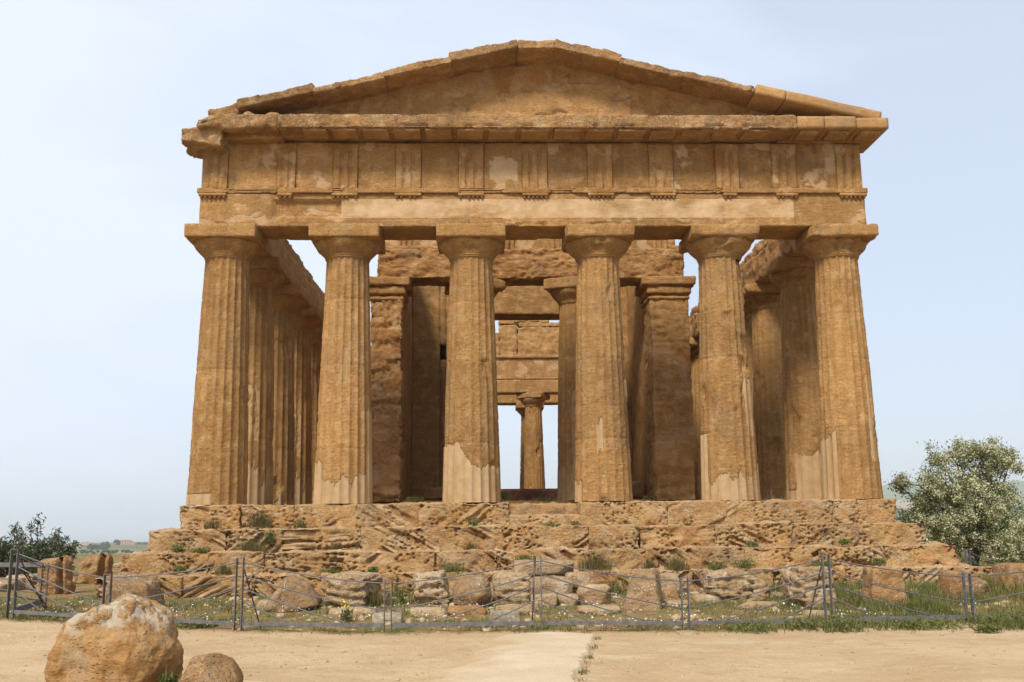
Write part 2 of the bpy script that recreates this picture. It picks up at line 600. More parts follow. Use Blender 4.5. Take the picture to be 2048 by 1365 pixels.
t = NT('ground_sand_and_turf')
def sand_colour(t):
    sa = t.noise(0.5, 7, 0.6)
    sand = t.mix(t.rng(sa, 0.35, 0.65), (0.485, 0.335, 0.185), (0.565, 0.41, 0.242))
    sand = t.mix(t.rng(t.noise(2.4, 6, 0.65), 0.5, 0.72), sand, (0.45, 0.305, 0.165))
    return t.mix(t.rng(t.noise(0.8, 7, 0.7, t.mapped((1, 2.2, 1), loc=(3, 3, 0))), 0.52, 0.66), sand, (0.575, 0.43, 0.265))
sand = sand_colour(t)
sand = t.scale_col(sand, t.rng(t.noise(45, 4, 0.7), 0.3, 0.7, 0.86, 1.1, False))
soil = t.mix(t.rng(t.noise(1.3, 6, 0.62), 0.42, 0.6), (0.30, 0.19, 0.09), (0.155, 0.15, 0.05))
soil = t.mix(t.rng(t.noise(3.3, 6, 0.6, t.mapped((1, 1, 1), loc=(4, 4, 0))), 0.55, 0.64), soil, (0.24, 0.12, 0.065))
soil = t.mix(t.rng(t.noise(6, 5, 0.6, t.mapped((1, 1, 1), loc=(1, 9, 0))), 0.6, 0.68), soil, (0.42, 0.33, 0.20))
col = t.mix(t.attr('grassy'), sand, soil)
hh = t.math('ADD', t.math('MULTIPLY', t.noise(9, 6, 0.65), 1.0), t.math('MULTIPLY', t.noise(60, 3, 0.6), 0.35))
t.bump(hh, 0.045)
M['ground'] = t.done(col, 1.0, 0.05)
kind(mk('ground', P2, gq, M['ground'], attrs={'grassy': grassy}), 'structure')

# pale worn path, slightly raised, its right edge crumbling
t = NT('path_gravel')
c = t.mix(t.rng(t.noise(1.2, 6, 0.6), 0.35, 0.65), (0.575, 0.44, 0.285), (0.63, 0.50, 0.34))
c = t.mix(t.attr('worn'), c, sand_colour(t))
c = t.scale_col(c, t.rng(t.noise(45, 4, 0.7), 0.3, 0.7, 0.86, 1.1, False))
t.bump(t.math('ADD', t.math('MULTIPLY', t.noise(9, 6, 0.65), t.rng(t.attr('worn'), 0, 1, 0.35, 1.0)), t.math('MULTIPLY', t.noise(60, 3, 0.6), 0.35)), 0.045)
M['path'] = t.done(c, 1.0, 0.05)
pl, pr = (atz(965, 1270, -2.1), atz(838, 1365, -2.1)), (atz(1196, 1270, -2.1), atz(1158, 1365, -2.1))
nv, nu = 150, 60
V = []
for j in range(nv + 1):
    y = -8.98 - j / nv * 9.0
    tt = (y - pl[0][1]) / (pl[1][1] - pl[0][1])
    xl = pl[0][0] + (pl[1][0] - pl[0][0]) * tt
    xr = pr[0][0] + (pr[1][0] - pr[0][0]) * tt
    for i in range(nu + 1):
        V.append((xl + (xr - xl) * i / nu, y, i / nu))
V = np.array(V)
e = fbm(np.stack([V[:, 1] * 2.6, V[:, 1] * 0 + 3, V[:, 1] * 0], 1), 4) * 0.09
e2 = fbm(np.stack([V[:, 1] * 1.3, V[:, 1] * 0 + 8, V[:, 1] * 0], 1), 4) * 0.22
s = V[:, 2].copy()
V[:, 0] += e * sstep(0.7, 1, s) + e2 * (1 - sstep(0, 0.3, s))
hgt = -0.035 + 0.085 * sstep(0, 0.28, s)
hgt = np.where(s > 0.985, -0.06, hgt) * 1.0
hgt *= 1.0
hgt = hgt - 0.09 * (1 - sstep(0, 0.5, -8.98 - V[:, 1] + 0.12 * fbm(V * 2, 2)))
z0 = ground_z(V[:, 0], V[:, 1]) + 0.018 * fbm(np.stack([V[:, 0], V[:, 1], 0 * s], 1) * 0.9, 3)
V = np.stack([V[:, 0], V[:, 1], z0 + hgt + 0.006 * fbm(V * 3, 2)], 1)
ix = np.arange((nv + 1) * (nu + 1)).reshape(nv + 1, nu + 1)
pq = np.stack([ix[:-1, :-1], ix[1:, :-1], ix[1:, 1:], ix[:-1, 1:]], -1).reshape(-1, 4)
kind(mk('path', V, pq, M['path'], attrs={'worn': np.clip(1 - sstep(0.08, 0.58, s + 0.3 * fbm(V * 1.5, 4)), 0, 1)}), 'structure')

# distant hills (angles seen from the terrace) and the sea
def px_az(px):
    return np.arctan((px - 1024) / F_PX) + YAW

azs = np.arange(-62, 62.01, 0.16) * math.pi / 180
rr = 88 * 1.07 ** np.arange(0, 66)
AZ, RR = np.meshgrid(azs, rr, indexing='ij')
HX = CAM[0] + np.sin(AZ) * RR
HY = CAM[1] + np.cos(AZ) * RR
lz = np.interp(RR, [88, 150, 400, 800, 1300, 1700, 2300, 3200, 9000], [-17, -19, -21, -25, -27, -24, -60, -105, -118])
rz = np.interp(RR, [88, 150, 400, 1000, 1900, 2600, 3400, 4500, 6500, 9000], [-16, -17, -16, -14, 2, 28, 75, 165, 120, -118])
wr = sstep(px_az(1350), px_az(1760), AZ)
hn = np.stack([HX.ravel() / 420, HY.ravel() / 420, HX.ravel() * 0], 1)
hnoise = fbm(hn, 4).reshape(AZ.shape)
bumpy = np.interp(px_az(0) * 0 + AZ, [px_az(1700), px_az(1760), px_az(1800), px_az(1850), px_az(1940), px_az(2020), px_az(2150)],
                  [0.5, 0.90, 1.0, 0.88, 0.84, 0.93, 0.8])
HZ = lz * (1 - wr) + (rz * np.where(rz > 0, bumpy, 1)) * wr + hnoise * np.interp(RR, [100, 500, 1500, 4500], [0.3, 1.6, 4, 10])
kx = np.arange(HX.size).reshape(HX.shape)
hq = np.stack([kx[:-1, :-1], kx[:-1, 1:], kx[1:, 1:], kx[1:, :-1]], -1).reshape(-1, 4)[:, ::-1]
t = NT('hill_fields')
v = t.voro(0.006, t.mapped((1, 1, 0.0)), out='Color')
fld = t.mix(t.rng(t.noise(0.004, 6, 0.65), 0.4, 0.6), (0.12, 0.155, 0.05), (0.20, 0.21, 0.085))
fld = t.mix(0.28, fld, v, 'SOFT_LIGHT')
fld = t.mix(t.rng(t.noise(0.013, 7, 0.7, t.mapped((1, 1, 0), loc=(30, 7, 0))), 0.53, 0.6), fld, (0.05, 0.07, 0.028))
M['hill'] = t.done(fld, 1.0, 0.05)
kind(mk('hills', np.stack([HX.ravel(), HY.ravel(), HZ.ravel()], 1), hq, M['hill']), 'structure')
t = NT('sea_water')
t.bump(t.noise(0.02, 4, 0.6), 1.0, 0.3)
M['sea'] = t.done((0.06, 0.10, 0.14), 0.35, 0.5)
S = 42000.0
kind(mk('sea', [(-S, -S, -112), (S, -S, -112), (S, S, -112), (-S, S, -112)], np.array([[0, 1, 2, 3]]), M['sea']), 'structure')

# ------------------------------------------------------------------ the temple
temple = tag(empty('greek_temple'), 'ruined honey-coloured Doric temple with six front columns, gabled pediment and eroded steps',
             'temple')
H = 6.76          # top of the capitals above the stylobate
COLX = [-7.7, -4.7, -1.6, 1.6, 4.7, 7.7]
SIDEY = [3.0 + 3.1 * k for k in range(11)]
REAR_Y = 37.0

def rock_disp(seed, lo=0.03, mid=0.015, fine=0.006, f0=1.1, bias=0.0):
    s = np.array([seed * 3.71, seed * 1.37, seed * 2.19])
    def f(w, n):
        return lo * fbm(w * f0 + s, 3) + mid * fbm(w * 4.3 + s, 3) + fine * fbm(w * 15 + s, 2) - bias
    return f

def part(name, size, center, mat, res=0.08, r=0.02, disp=None, parent=temple, shape=None, rot=None, attrs=None, label=None):
    v, q = rough_block(size, res, r, center, disp, shape, rot)
    a = attrs(v) if attrs else None
    o = mk(name, v, q, mat, parent, attrs=a)
    if label:
        o['label'] = label
    return o

def sheet_solid(front, back):
    """Closed solid between two equal (n,m,3) grids."""
    n, m = front.shape[:2]
    V = np.concatenate([front.reshape(-1, 3), back.reshape(-1, 3)])
    i = np.arange(n * m).reshape(n, m)
    q = np.stack([i[:-1, :-1], i[1:, :-1], i[1:, 1:], i[:-1, 1:]], -1).reshape(-1, 4)
    loop = np.concatenate([i[:, 0], i[-1, 1:], i[-2::-1, -1], i[0, -2:0:-1]])
    nx = np.roll(loop, -1)
    side = np.stack([loop, loop + n * m, nx + n * m, nx], -1)
    return V, np.concatenate([q, q[:, ::-1] + n * m, side])

# ---- columns
def shaft_mesh(seed, rb=0.71, rt=0.535, h=6.03, seg=200, rows=190, wear=0.5, patch=None, joints=(1.55, 3.1, 4.65), flutes=20):
    th = np.arange(seg) / seg * 2 * math.pi
    z = np.linspace(0, h, rows)
    TH, Z = np.meshgrid(th, z, indexing='xy')
    TH, Z = TH.ravel(), Z.ravel()
    r0 = rb + (rt - rb) * (Z / h) + 0.012 * np.sin(math.pi * Z / h)
    p = np.stack([np.cos(TH) * r0, np.sin(TH) * r0, Z], 1)
    s = np.array([seed * 5.13, seed * 2.71, seed * 1.91])
    n_low = fbm(p * np.array([1.3, 1.3, 0.55]) + s, 4)
    n_mid = fbm(p * np.array([4, 4, 3.0]) + s, 4)
    n_fin = fbm(p * np.array([11, 11, 17]) + s, 3)
    e = np.clip(wear + 0.75 * n_low, 0, 1)
    pm = np.zeros(len(p))
    if patch is not None:
        u = np.cos(TH)
        front = np.sin(TH) < 0.4
        jag = 0.28 * fbm(np.stack([TH * 3.5, Z * 1.2, 0 * Z], 1) + s, 4) + 0.10 * fbm(np.stack([TH * 14, Z * 3, 0 * Z], 1) + s, 3)
        pm = np.clip(patch(u, Z, jag, front), 0, 1)
    e = e * (1 - pm)
    ph = (TH * flutes / (2 * math.pi)) % 1.0
    fl = np.sin(math.pi * ph) ** 0.8 * 0.05
    bite = sstep(0.42, 0.85, fbm(p * np.array([1.5, 1.5, 0.9]) + s + 31, 4)) * 0.085
    r = r0 - fl * (1 - 0.66 * e) - 0.020 * e + (0.013 * n_mid + 0.011 * n_fin) * (0.25 + 0.95 * e) * (1 - 0.85 * pm)
    r = r - bite * (1 - pm) * (0.3 + e)
    for j in joints:
        jz = j + 0.35 * math.sin(seed * 12.9 + j * 5) + 0.02 * fbm(p * 1.5 + s, 2)
        r = r - 0.02 * np.exp(-((Z - jz) / 0.02) ** 2) * (0.45 + 0.55 * np.clip(n_mid * 2 + .5, 0, 1)) * (1 - pm)
    tone = np.zeros(len(p))
    for j in joints:
        jz = j + 0.35 * math.sin(seed * 12.9 + j * 5)
        tone = tone + (Z > jz) * 1.1 * math.sin(seed * 7.7 + j * 31)
    tone = np.clip(tone + 0.4 * math.sin(seed * 3.3), -1, 1)
    pm = pm * np.clip(0.78 + 0.5 * n_low, 0.3, 1)
    V = np.stack([np.cos(TH) * r, np.sin(TH) * r, Z], 1)
    i = np.arange(rows - 1)[:, None] * seg
    j = np.arange(seg)[None]
    k = (j + 1) % seg
    Q = np.stack([i + j, i + k, i + seg + k, i + seg + j], -1).reshape(-1, 4)
    return V, Q, pm, tone

def echinus_geo(seed, broken, rt=0.535, seg=96):
    prof = [(rt - 0.03, 5.97), (rt - 0.02, 6.0), (rt + 0.015, 6.02), (rt + 0.005, 6.04), (rt + 0.03, 6.06), (rt + 0.02, 6.08),
            (rt + 0.06, 6.12), (rt + 0.12, 6.18), (rt + 0.18, 6.24), (rt + 0.235, 6.30), (rt + 0.27, 6.36), (rt + 0.285, 6.41),
            (rt + 0.275, 6.45), (rt + 0.2, 6.46)]
    pr = []
    for a, b in zip(prof[:-1], prof[1:]):
        for q in (0, 0.34, 0.67):
            pr.append((a[0] + (b[0] - a[0]) * q, a[1] + (b[1] - a[1]) * q))
    pr.append(prof[-1])
    V, Q = lathe(pr, seg)
    s = np.array([seed * 2.3, seed * 4.1, seed * 0.7])
    d = 0.008 * fbm(V * 5 + s, 4)
    if broken:
        rad = np.hypot(V[:, 0], V[:, 1])
        u = V[:, 0] / rad
        lo = (V[:, 1] < 0) * sstep(0.25, 0.05, np.abs(u - broken[1]) - broken[2] + 0.22 * fbm(V * 3 + s, 3)) * sstep(6.06, 6.2, V[:, 2])
        d = d - broken[0] * lo * (0.7 + 0.8 * fbm(V * 4 + s, 4))
    n = np.stack([V[:, 0], V[:, 1], 0 * V[:, 0]], 1)
    n /= np.linalg.norm(n, axis=1)[:, None]
    return V + n * d[:, None], Q

def abacus_geo(seed, wear, aw=0.86):
    s = np.array([seed * 1.3, seed * 3.1, seed * 2.7])
    def dsp(w, n):
        c = np.abs(w[:, 0]) + np.abs(w[:, 1])
        corner = sstep(1.25, 1.7, c)
        return (0.006 + 0.03 * wear) * fbm(w * 3.5 + s, 4) - wear * 0.10 * corner * (0.5 + fbm(w * 1.5 + s, 2)) - 0.03 * wear * sstep(0.1, 0.6, fbm(w * 2 + s, 3))
    return rough_block((2 * aw, 2 * aw, 0.335), 0.045, 0.015 + 0.09 * wear, (0, 0, 6.595), dsp)

_meshcache = {}
def add_column(x, y, z=0.0, key=None, seed=1, wear=0.5, patch=None, broken=None, awear=0.1, seg=200, rows=190, sc=(1, 1, 1), rot=0, label=None):
    if key is not None and key in _meshcache:
        src = _meshcache[key]
        c = src.copy()
        COL.objects.link(c)
        for ch in src.children:
            d = ch.copy()
            COL.objects.link(d)
            d.parent = c
        if 'label' in c:
            del c['label']
    else:
        V, Q, pm, tone = shaft_mesh(seed, seg=seg, rows=rows, wear=wear, patch=patch)
        c = mk('column', V, Q, M['column'], None, attrs={'patch': pm, 'tone': tone})
        v, q = echinus_geo(seed, broken)
        mk('echinus', v, q, M['column'], c)
        v, q = abacus_geo(seed, awear)
        mk('abacus', v, q, M['column'], c)
        if key is not None:
            _meshcache[key] = c
    c.parent = temple
    c.location = (x, y, z)
    c.scale = sc
    c.rotation_euler = (0, 0, rot)
    if label:
        c['label'] = label
    return c

def pa1(u, z, j, f):
    return (f & (u < 0.05) & (z < 0.27)) * 1.0
def pa2(u, z, j, f):
    a = z + j * 0.9 < 0.62 + 0.35 * (u < -0.7)
    b = (u > 0.9 + 0.10 * j) & (z < 2.3 + j)
    c = f & (np.abs(u - 0.1) < 0.09 + .1 * j) & (np.abs(z - 3.3) < 0.45)
    return (a | b | c) * 1.0
def pa3(u, z, j, f):
    a = f & (z < 1.42 - 1.15 * np.clip(u + 0.45, 0, 2) + 0.5 * j) & (u < 0.35)
    b = f & (u > 0.0) & (z + 0.8 * j < 0.85)
    d = f & (u > 0.5) & (np.abs(u - 0.72) < .15) & (z + j < 0.5)
    return (a | b | d) * 1.0
def pa4(u, z, j, f):
    a = f & (u > 0.80) & (np.abs(z - 2.7) < 0.35 + j)
    b = f & (u < -0.82) & (z < 0.55 + j)
    c = f & (np.abs(u + 0.2) < 0.12) & (np.abs(z - 1.5) < 0.35 + j)
    d = f & (np.abs(u + 0.15) < 0.10) & (np.abs(z - 0.6) < 0.12 + .5 * j)
    return (a | b | c | d) * 1.0
def pa5(u, z, j, f):
    a = z + 0.9 * j < 0.50 + 0.22 * (u > 0.6) - 0.05 * u
    b = f & (np.abs(u - 0.72) < 0.2 + .2 * j) & (z > 1.55) & (z < 2.75 + j)
    c = f & (u < -0.9) & (z < 1.6)
    return (a | b | c) * 1.0
def pa6(u, z, j, f):
    a = f & (u < -0.72) & (z < 1.55 + j)
    c = f & (np.abs(u - 0.62) < 0.10 + .35 * j) & (z > 0.9) & (z < 3.0 + j)
    e = f & (np.abs(u - 0.1) < 0.3) & (np.abs(z - 5.6) < .3 + j) & (j > 0)
    return (a | c | e) * 1.0

front_spec = [
    (11, 0.30, pa1, (0.05, 0.1, 0.25), 0.05, 'left corner front column, straight flutes, small pale repair at its left foot'),
    (12, 0.28, pa2, None, 0.04, 'second front column from the left, pale fluted repair all round its foot'),
    (13, 0.45, pa3, (0.10, 0.0, 0.12), 0.15, 'third front column from the left, tall pale repair on the left of its foot'),
    (14, 0.72, pa4, (0.12, -0.05, 0.1), 0.55, 'third front column from the right, heavily weathered, chipped abacus'),
    (15, 0.75, pa5, (0.11, 0.05, 0.1), 0.8, 'second front column from the right, jagged pale repair round its foot'),
    (16, 0.62, pa6, (0.17, 0.25, 0.55), 0.75, 'right corner front column with pale streaks and a broken capital')]
for x, (sd, we, pa, br, aw_, lb) in zip(COLX, front_spec):
    add_column(x, 0.0, seed=sd, wear=we, patch=pa, broken=br, awear=aw_, label=lb)

def side_patch(u, z, j, f):
    return ((z + 1.4 * j < 0.9) | ((np.abs(u - .3) < .3 + .4 * j) & (z < 3.2 + 2 * j) & (j > -.05))) * 1.0
def side_patch2(u, z, j, f):
    return (z + 1.4 * j < 0.25) * 1.0
for k, y in enumerate(SIDEY):
    add_column(-7.7, y, key='side_a' if k % 2 == 0 else 'side_b', seed=21 + k % 2, wear=0.35 + 0.15 * (k % 2),
               patch=side_patch if k % 2 == 0 else side_patch2, awear=0.15, seg=160, rows=120, rot=0)
for k, y in enumerate(SIDEY):
    add_column(7.7, y, key='side_c' if k % 2 == 0 else 'side_d', seed=31 + k % 2, wear=0.62 + 0.1 * (k % 2),
               patch=side_patch2 if k % 2 else (lambda u, z, j, f: ((z + 0.5 * j < 1.3) & (np.abs(u + 0.1) + j < 0.75 + .5 * (z < .35))) * 1.0), broken=(0.16, -0.3, 0.9), awear=0.9,
               seg=160, rows=120)
for x in COLX:
    add_column(x, REAR_Y, key='side_b', seed=22)
add_column(-1.55, 5.9, 0.16, key='side_d', sc=(0.9, 0.9, 1.0), rot=2.0)
add_column(1.55, 5.9, 0.16, key='side_a', sc=(0.9, 0.9, 1.0), rot=-0.35)
add_column(-1.55, 31.5, -0.06, key='side_b', sc=(0.9, 0.9, 1.0))
add_column(1.55, 31.5, -0.06, key='side_d', sc=(0.9, 0.9, 1.0), rot=2.7)

# ---- steps (crepidoma): rows of eroded blocks, each with its own slanting bedding
def bed_disp(seed, amp):
    g = np.random.RandomState(seed)
    ang = g.choice([-1, 1]) * g.uniform(0.42, 0.75) if g.rand() < 0.85 else g.uniform(-0.12, 0.12)
    hole = g.rand()
    s = g.uniform(0, 90, 3)
    def f(w, n):
        p = w + s
        warp = 0.035 * fbm(p * 1.3, 2)
        u = -math.sin(ang) * p[:, 0] + math.cos(ang) * p[:, 2] + warp
        v = math.cos(ang) * p[:, 0] + math.sin(ang) * p[:, 2]
        b = perlin(np.stack([v * 0.55, p[:, 1] * 0.8, u * 8.5], 1))
        b2 = perlin(np.stack([v * 1.1, p[:, 1] * 1.5, u * 19 + 5], 1))
        msk = sstep(-0.25, 0.35, fbm(p * 1.1, 3))
        d = -amp * msk * (0.11 * sstep(0.0, 0.30, b) + 0.045 * sstep(0.0, 0.3, b2))
        f.attr = np.clip(sstep(0.15, -0.25, b + 0.5 * b2) * (0.35 + 0.9 * msk) * 0.5 + 0.3 * (n[:, 2] > 0.5), 0, 1)
        m2 = sstep(0.15 - 0.35 * hole, 0.5 - 0.35 * hole, fbm(p * 1.5 + 40, 3))
        wq = worley(p * np.array([11, 11, 14]) + 0.35 * fbm(p * 5, 2)[:, None])
        d = d - amp * 0.085 * m2 * sstep(0.52, 0.24, wq)
        front = np.where(n[:, 1] < -0.4, 1.0, 0.45)
        return d * front + amp * (0.06 * fbm(p * 1.2, 3) + 0.02 * fbm(p * 4, 3) + 0.012 * fbm(p * 14, 2)) - 0.01
    return f

STEP = [  # half widths left/right, y front, z top, z bottom, block depth
    (-8.36, 8.44, -0.76, 0.0, -0.66, 1.5, 0.75, 12),
    (-8.85, 8.90, -1.26, -0.56, -1.20, 1.3, 1.0, 11),
    (-9.28, 9.34, -1.76, -1.07, -1.70, 1.3, 1.1, 11),
    (-9.62, 9.85, -2.25, -1.54, -2.35, 1.3, 1.15, 12)]
for k, (xl, xr, yf, zt, zb, dep, amp, nb) in enumerate(STEP):
    g = np.random.RandomState(50 + k)
    cuts = np.linspace(xl, xr, nb + 1) + np.concatenate([[0], g.uniform(-0.28, 0.28, nb - 1), [0]])
    if k == 0:
        i1 = np.argmin(np.abs(cuts + 0.72)); cuts[i1] = -0.72
        i2 = np.argmin(np.abs(cuts - 0.98)); cuts[i2] = 0.98
        cuts = np.array([c for c in cuts if not (-0.7 < c < 0.95)])
    bl, at_l, tn_l = [], [], []
    for b in range(len(cuts) - 1):
        x0, x1 = cuts[b], cuts[b + 1]
        top = zt + g.uniform(-0.045, 0.015)
        yo = yf + g.uniform(-0.06, 0.05)
        if k == 0:
            top = zt
            if -0.8 < x0 and x1 < 1.05:
                top, yo = zt - 0.30, yf + 0.02
        if k > 0:
            top += 0.03
        if k == 3 and 2.8 < (x0 + x1) / 2 < 3.6:
            top -= 0.12
        size = (x1 - x0 + (0.07 if g.rand() < 0.8 else 0.03), dep, top - zb)
        c = ((x0 + x1) / 2, yo + dep / 2, (top + zb) / 2)
        bd = bed_disp(900 + 37 * k + b, amp)
        bl.append(rough_block(size, (0.026, 0.06, 0.023), 0.04, c, bd))
        at_l.append(bd.attr)
        tn_l.append(np.full(len(bd.attr), g.uniform(-0.9, 0.9)))
    # the flanks run back along both sides
    for sx, X in ((-1, xl), (1, xr)):
        y = yf + dep
        while y < 38.2 - (3 - k) * 0.5:
            L = g.uniform(1.6, 2.3)
            c = (X - sx * 0.6, y + L / 2, (zt + zb) / 2)
            bl.append(rough_block((1.2, L - 0.01, zt - zb), 0.11, 0.06, c, rock_disp(int(g.randint(1000)), 0.06, 0.04, 0.012)))
            y += L
    V, Q = join(bl)
    pa_ = np.zeros(len(V))
    a0 = np.concatenate(at_l)
    pa_[:len(a0)] = a0
    tn_ = np.zeros(len(V))
    tn_[:len(a0)] = np.concatenate(tn_l)
    mk('step', V, Q, M['step'], temple, attrs={'patch': pa_, 'tone': tn_})

part('floor', (15.2, 37.6, 0.9), (0.05, 19.05, -0.475), M['step'], res=(0.05, 0.2, 0.04), r=0.06, disp=rock_disp(5, 0.05, 0.04, 0.014),
     attrs=lambda v: {'patch': np.full(len(v), 0.3)})
part('cella_floor', (7.6, 26.0, 0.5), (0.0, 18.4, -0.08), M['wall'], res=(0.1, 0.25, 0.08), r=0.05, disp=rock_disp(6, 0.03, 0.02, 0.006))

# ---- front entablature
def arch_disp(w, n):
    d = 0.010 * fbm(w * 1.3, 3) + 0.007 * fbm(w * 5, 3) + 0.003 * fbm(w * 17, 2)
    f = n[:, 1] < -0.5
    rec = f & (w[:, 0] > -6.46) & (w[:, 0] < -4.79) & (w[:, 2] > 6.99) & (w[:, 2] < 7.44)
    d = np.where(rec, d - 0.10, d)
    band = f & (w[:, 0] > -4.79) & (w[:, 0] < 6.48) & (w[:, 2] > 6.985) & (w[:, 2] < 7.47)
    d = np.where(band, 0.012 + d * 0.6, d)
    d = d - 0.05 * sstep(0.35, 0.75, fbm(w * np.array([1.2, 1, 3]) + 3, 3)) * (w[:, 2] < 6.85)
    for xj in (-6.45, -4.72, -1.62, 1.58, 4.75, 6.5):
        d = d - 0.02 * f * np.exp(-((w[:, 0] - xj) / 0.03) ** 2)
    return d
def arch_attr(v):
    b = (v[:, 0] > -4.79) & (v[:, 0] < 6.48) & (v[:, 2] > 6.985) & (v[:, 2] < 7.47) & (v[:, 1] < -0.5)
    n = fbm(v * np.array([1.6, 1, 2.5]), 4)
    return {'patch': b * np.clip(0.72 + 0.55 * n, 0.15, 1) + (~b) * sstep(0.42, 0.5, n) * 0.5 * (v[:, 1] < -0.5),
            'tone': np.sin(np.searchsorted(np.array([-6.45, -4.72, -1.62, 1.58, 4.75, 6.5]), v[:, 0]) * 9.1) * 0.8}
part('architrave', (16.6, 1.24, 0.85), (0.015, 0.0, 7.172), M['wall'], res=(0.05, 0.1, 0.03), r=0.02, disp=arch_disp, attrs=arch_attr)

TRI = [-7.96, -6.2, -4.73, -3.16, -1.59, 0.01, 1.65, 3.2, 4.88, 6.33, 7.99]
TRIW = [0.66, 0.5, 0.64, 0.66, 0.66, 0.66, 0.66, 0.64, 0.62, 0.64, 0.66]
TRIWEAR = [0.75, 0.6, 0.65, 0.8, 0.85, 0.3, 0.45, 0.95, 0.6, 0.3, 0.0]

def taenia_disp(w, n):
    miss = sstep(0.25, 0.45, fbm(w * np.array([0.9, 0.3, 0.3]) + 12, 3)) * (w[:, 0] < 5.3)
    miss = np.maximum(miss, ((w[:, 0] > -7.4) & (w[:, 0] < -6.35)) * 0.8)
    miss = np.maximum(miss, ((w[:, 0] > 3.55) & (w[:, 0] < 4.7)) * 0.8)
    d = 0.010 * fbm(w * 2.5, 3) + 0.008 * fbm(w * 9, 3)
    return np.where(n[:, 1] < -0.3, d - 0.075 * miss, d - 0.02 * miss)
taenia = part('taenia', (16.72, 0.3, 0.13), (0.015, -0.55, 7.655), M['wall'], res=(0.05, 0.06, 0.022), r=0.02, disp=taenia_disp,
              attrs=lambda v: {'patch': 0 * v[:, 0]})
REG = [(-8.3, -7.63), (-6.37, -6.0), (-5.04, -4.4), (-3.49, -2.83), (-1.92, -1.27), (-0.32, 0.33), (1.32, 1.98), (2.88, 3.52),
       (4.72, 5.07), (6.06, 6.61), (7.66, 8.35)]
for i, (a, b) in enumerate(REG):
    bl = [rough_block((b - a, 0.16, 0.075), 0.03, 0.01, ((a + b) / 2, -0.625, 7.553), rock_disp(i + 70, 0.004, 0.006, 0.003, 3))]
    n = max(3, int(round((b - a) / 0.11)))
    for k in range(n):
        if random.random() < 0.82:
            gv, gq = lathe([(0.001, -0.05), (0.033, -0.05), (0.028, 0.0), (0.026, 0.02)], 8)
            bl.append((gv + np.array([a + (k + 0.5) * (b - a) / n, -0.66, 7.513]), gq))
    V, Q = join(bl)
    mk('regula', V, Q, M['wall'], taenia, attrs={'patch': np.zeros(len(V))})

def frieze_disp(w, n):
    f = n[:, 1] < -0.5
    d = 0.014 * fbm(w * 1.4 + 4, 3) + 0.010 * fbm(w * 5, 4) + 0.004 * fbm(w * 16, 2)
    rough = sstep(0.0, 0.35, fbm(w * np.array([0.7, 0.7, 0.7]) + 21, 3))
    d = d + rough * (0.022 * fbm(w * np.array([7, 7, 9]), 4) - 0.012)
    # broken left end
    cut = sstep(0.0, 0.35, (w[:, 2] - 8.45) * 0.9 - (w[:, 0] + 8.22)) * (n[:, 0] < -0.3)
    return np.where(f, d, d) - 0.22 * cut
def frieze_attr(v):
    n = fbm(v * np.array([1.4, 1, 1.4]) + 50, 5)
    a = sstep(0.40, 0.46, n) * 0.65
    a = np.where((v[:, 0] > -1.15) & (v[:, 0] < -0.4) & (v[:, 2] > 7.95 + 0.2 * n) & (v[:, 2] < 8.62 + 0.3 * n), 0.9, a)
    k = np.searchsorted(np.array(TRI), v[:, 0])
    return {'patch': a * (v[:, 1] < -0.5), 'tone': np.clip(np.sin(k * 12.3 + 1.1), -0.9, 0.9)}
frieze = part('frieze', (16.5, 1.06, 1.27), (0.03, 0.02, 8.352), M['wall'], res=(0.045, 0.12, 0.04), r=0.02, disp=frieze_disp,
              attrs=frieze_attr)
for i, (x, w_, we) in enumerate(zip(TRI, TRIW, TRIWEAR)):
    def tri_disp(w, n, x=x, w_=w_, we=we, i=i):
        u = w[:, 0] - x
        g = 0
        for c, hw, k in ((-w_ * 0.168, 0.062, 1.0), (w_ * 0.168, 0.062, 1.0), (-w_ * 0.5, 0.035, 0.45), (w_ * 0.5, 0.035, 0.45)):
            g = np.maximum(g, k * np.clip(1 - np.abs(u - c) / hw, 0, 1))
        g = g * (w[:, 2] < 8.74)
        f = n[:, 1] < -0.3
        er = np.clip(we * 0.75 + 0.7 * fbm(w * np.array([2, 2, 1.3]) + i * 7, 3), 0, 1)
        d = -0.065 * sstep(0, 0.8, g) * (1 - 0.75 * er) - 0.022 * er + 0.022 * er * fbm(w * np.array([6, 6, 8]) + i, 4)
        return np.where(f, d, 0.0) + 0.003 * fbm(w * 12, 2)
    part('triglyph', (w_, 0.12, 1.2), (x, -0.515, 8.34), M['wall'], res=(0.016, 0.05, 0.035), r=0.01, disp=tri_disp, parent=frieze,
         attrs=lambda v, i=i: {'patch': sstep(0.36, 0.44, fbm(v * 1.9 + i * 3, 4)) * 0.5 * (v[:, 1] < -0.5)})

def corn_disp(w, n):
    d = 0.022 * fbm(w * 1.5, 3) + 0.02 * fbm(w * 5, 4) + 0.009 * fbm(w * 15, 2)
    # ragged lower lip, block joints
    lip = (n[:, 1] < -0.2) & (w[:, 2] < 9.12)
    d = d - np.where(lip, 0.05 * sstep(-0.1, 0.5, fbm(w * np.array([2.2, 1, 1]), 3)), 0)
    for xj in (-5.0, -4.3, -2.0, -0.43, 0.42, 2.0, 3.55, 5.1):
        d = d - 0.02 * np.exp(-((w[:, 0] - xj) / 0.03) ** 2) * (n[:, 1] < -0.3)
    return d
cornice = part('cornice', (12.74, 1.8, 0.35), (0.08, -0.5, 9.185), M['cornice'], res=(0.045, 0.09, 0.03), r=0.03, disp=corn_disp,
               attrs=lambda v: {'patch': 0 * v[:, 0], 'tone': np.sin(np.searchsorted(np.array([-5.0, -4.3, -2.0, -0.43, 0.42, 2.0, 3.55, 5.1]), v[:, 0]) * 8.3) * 0.8})
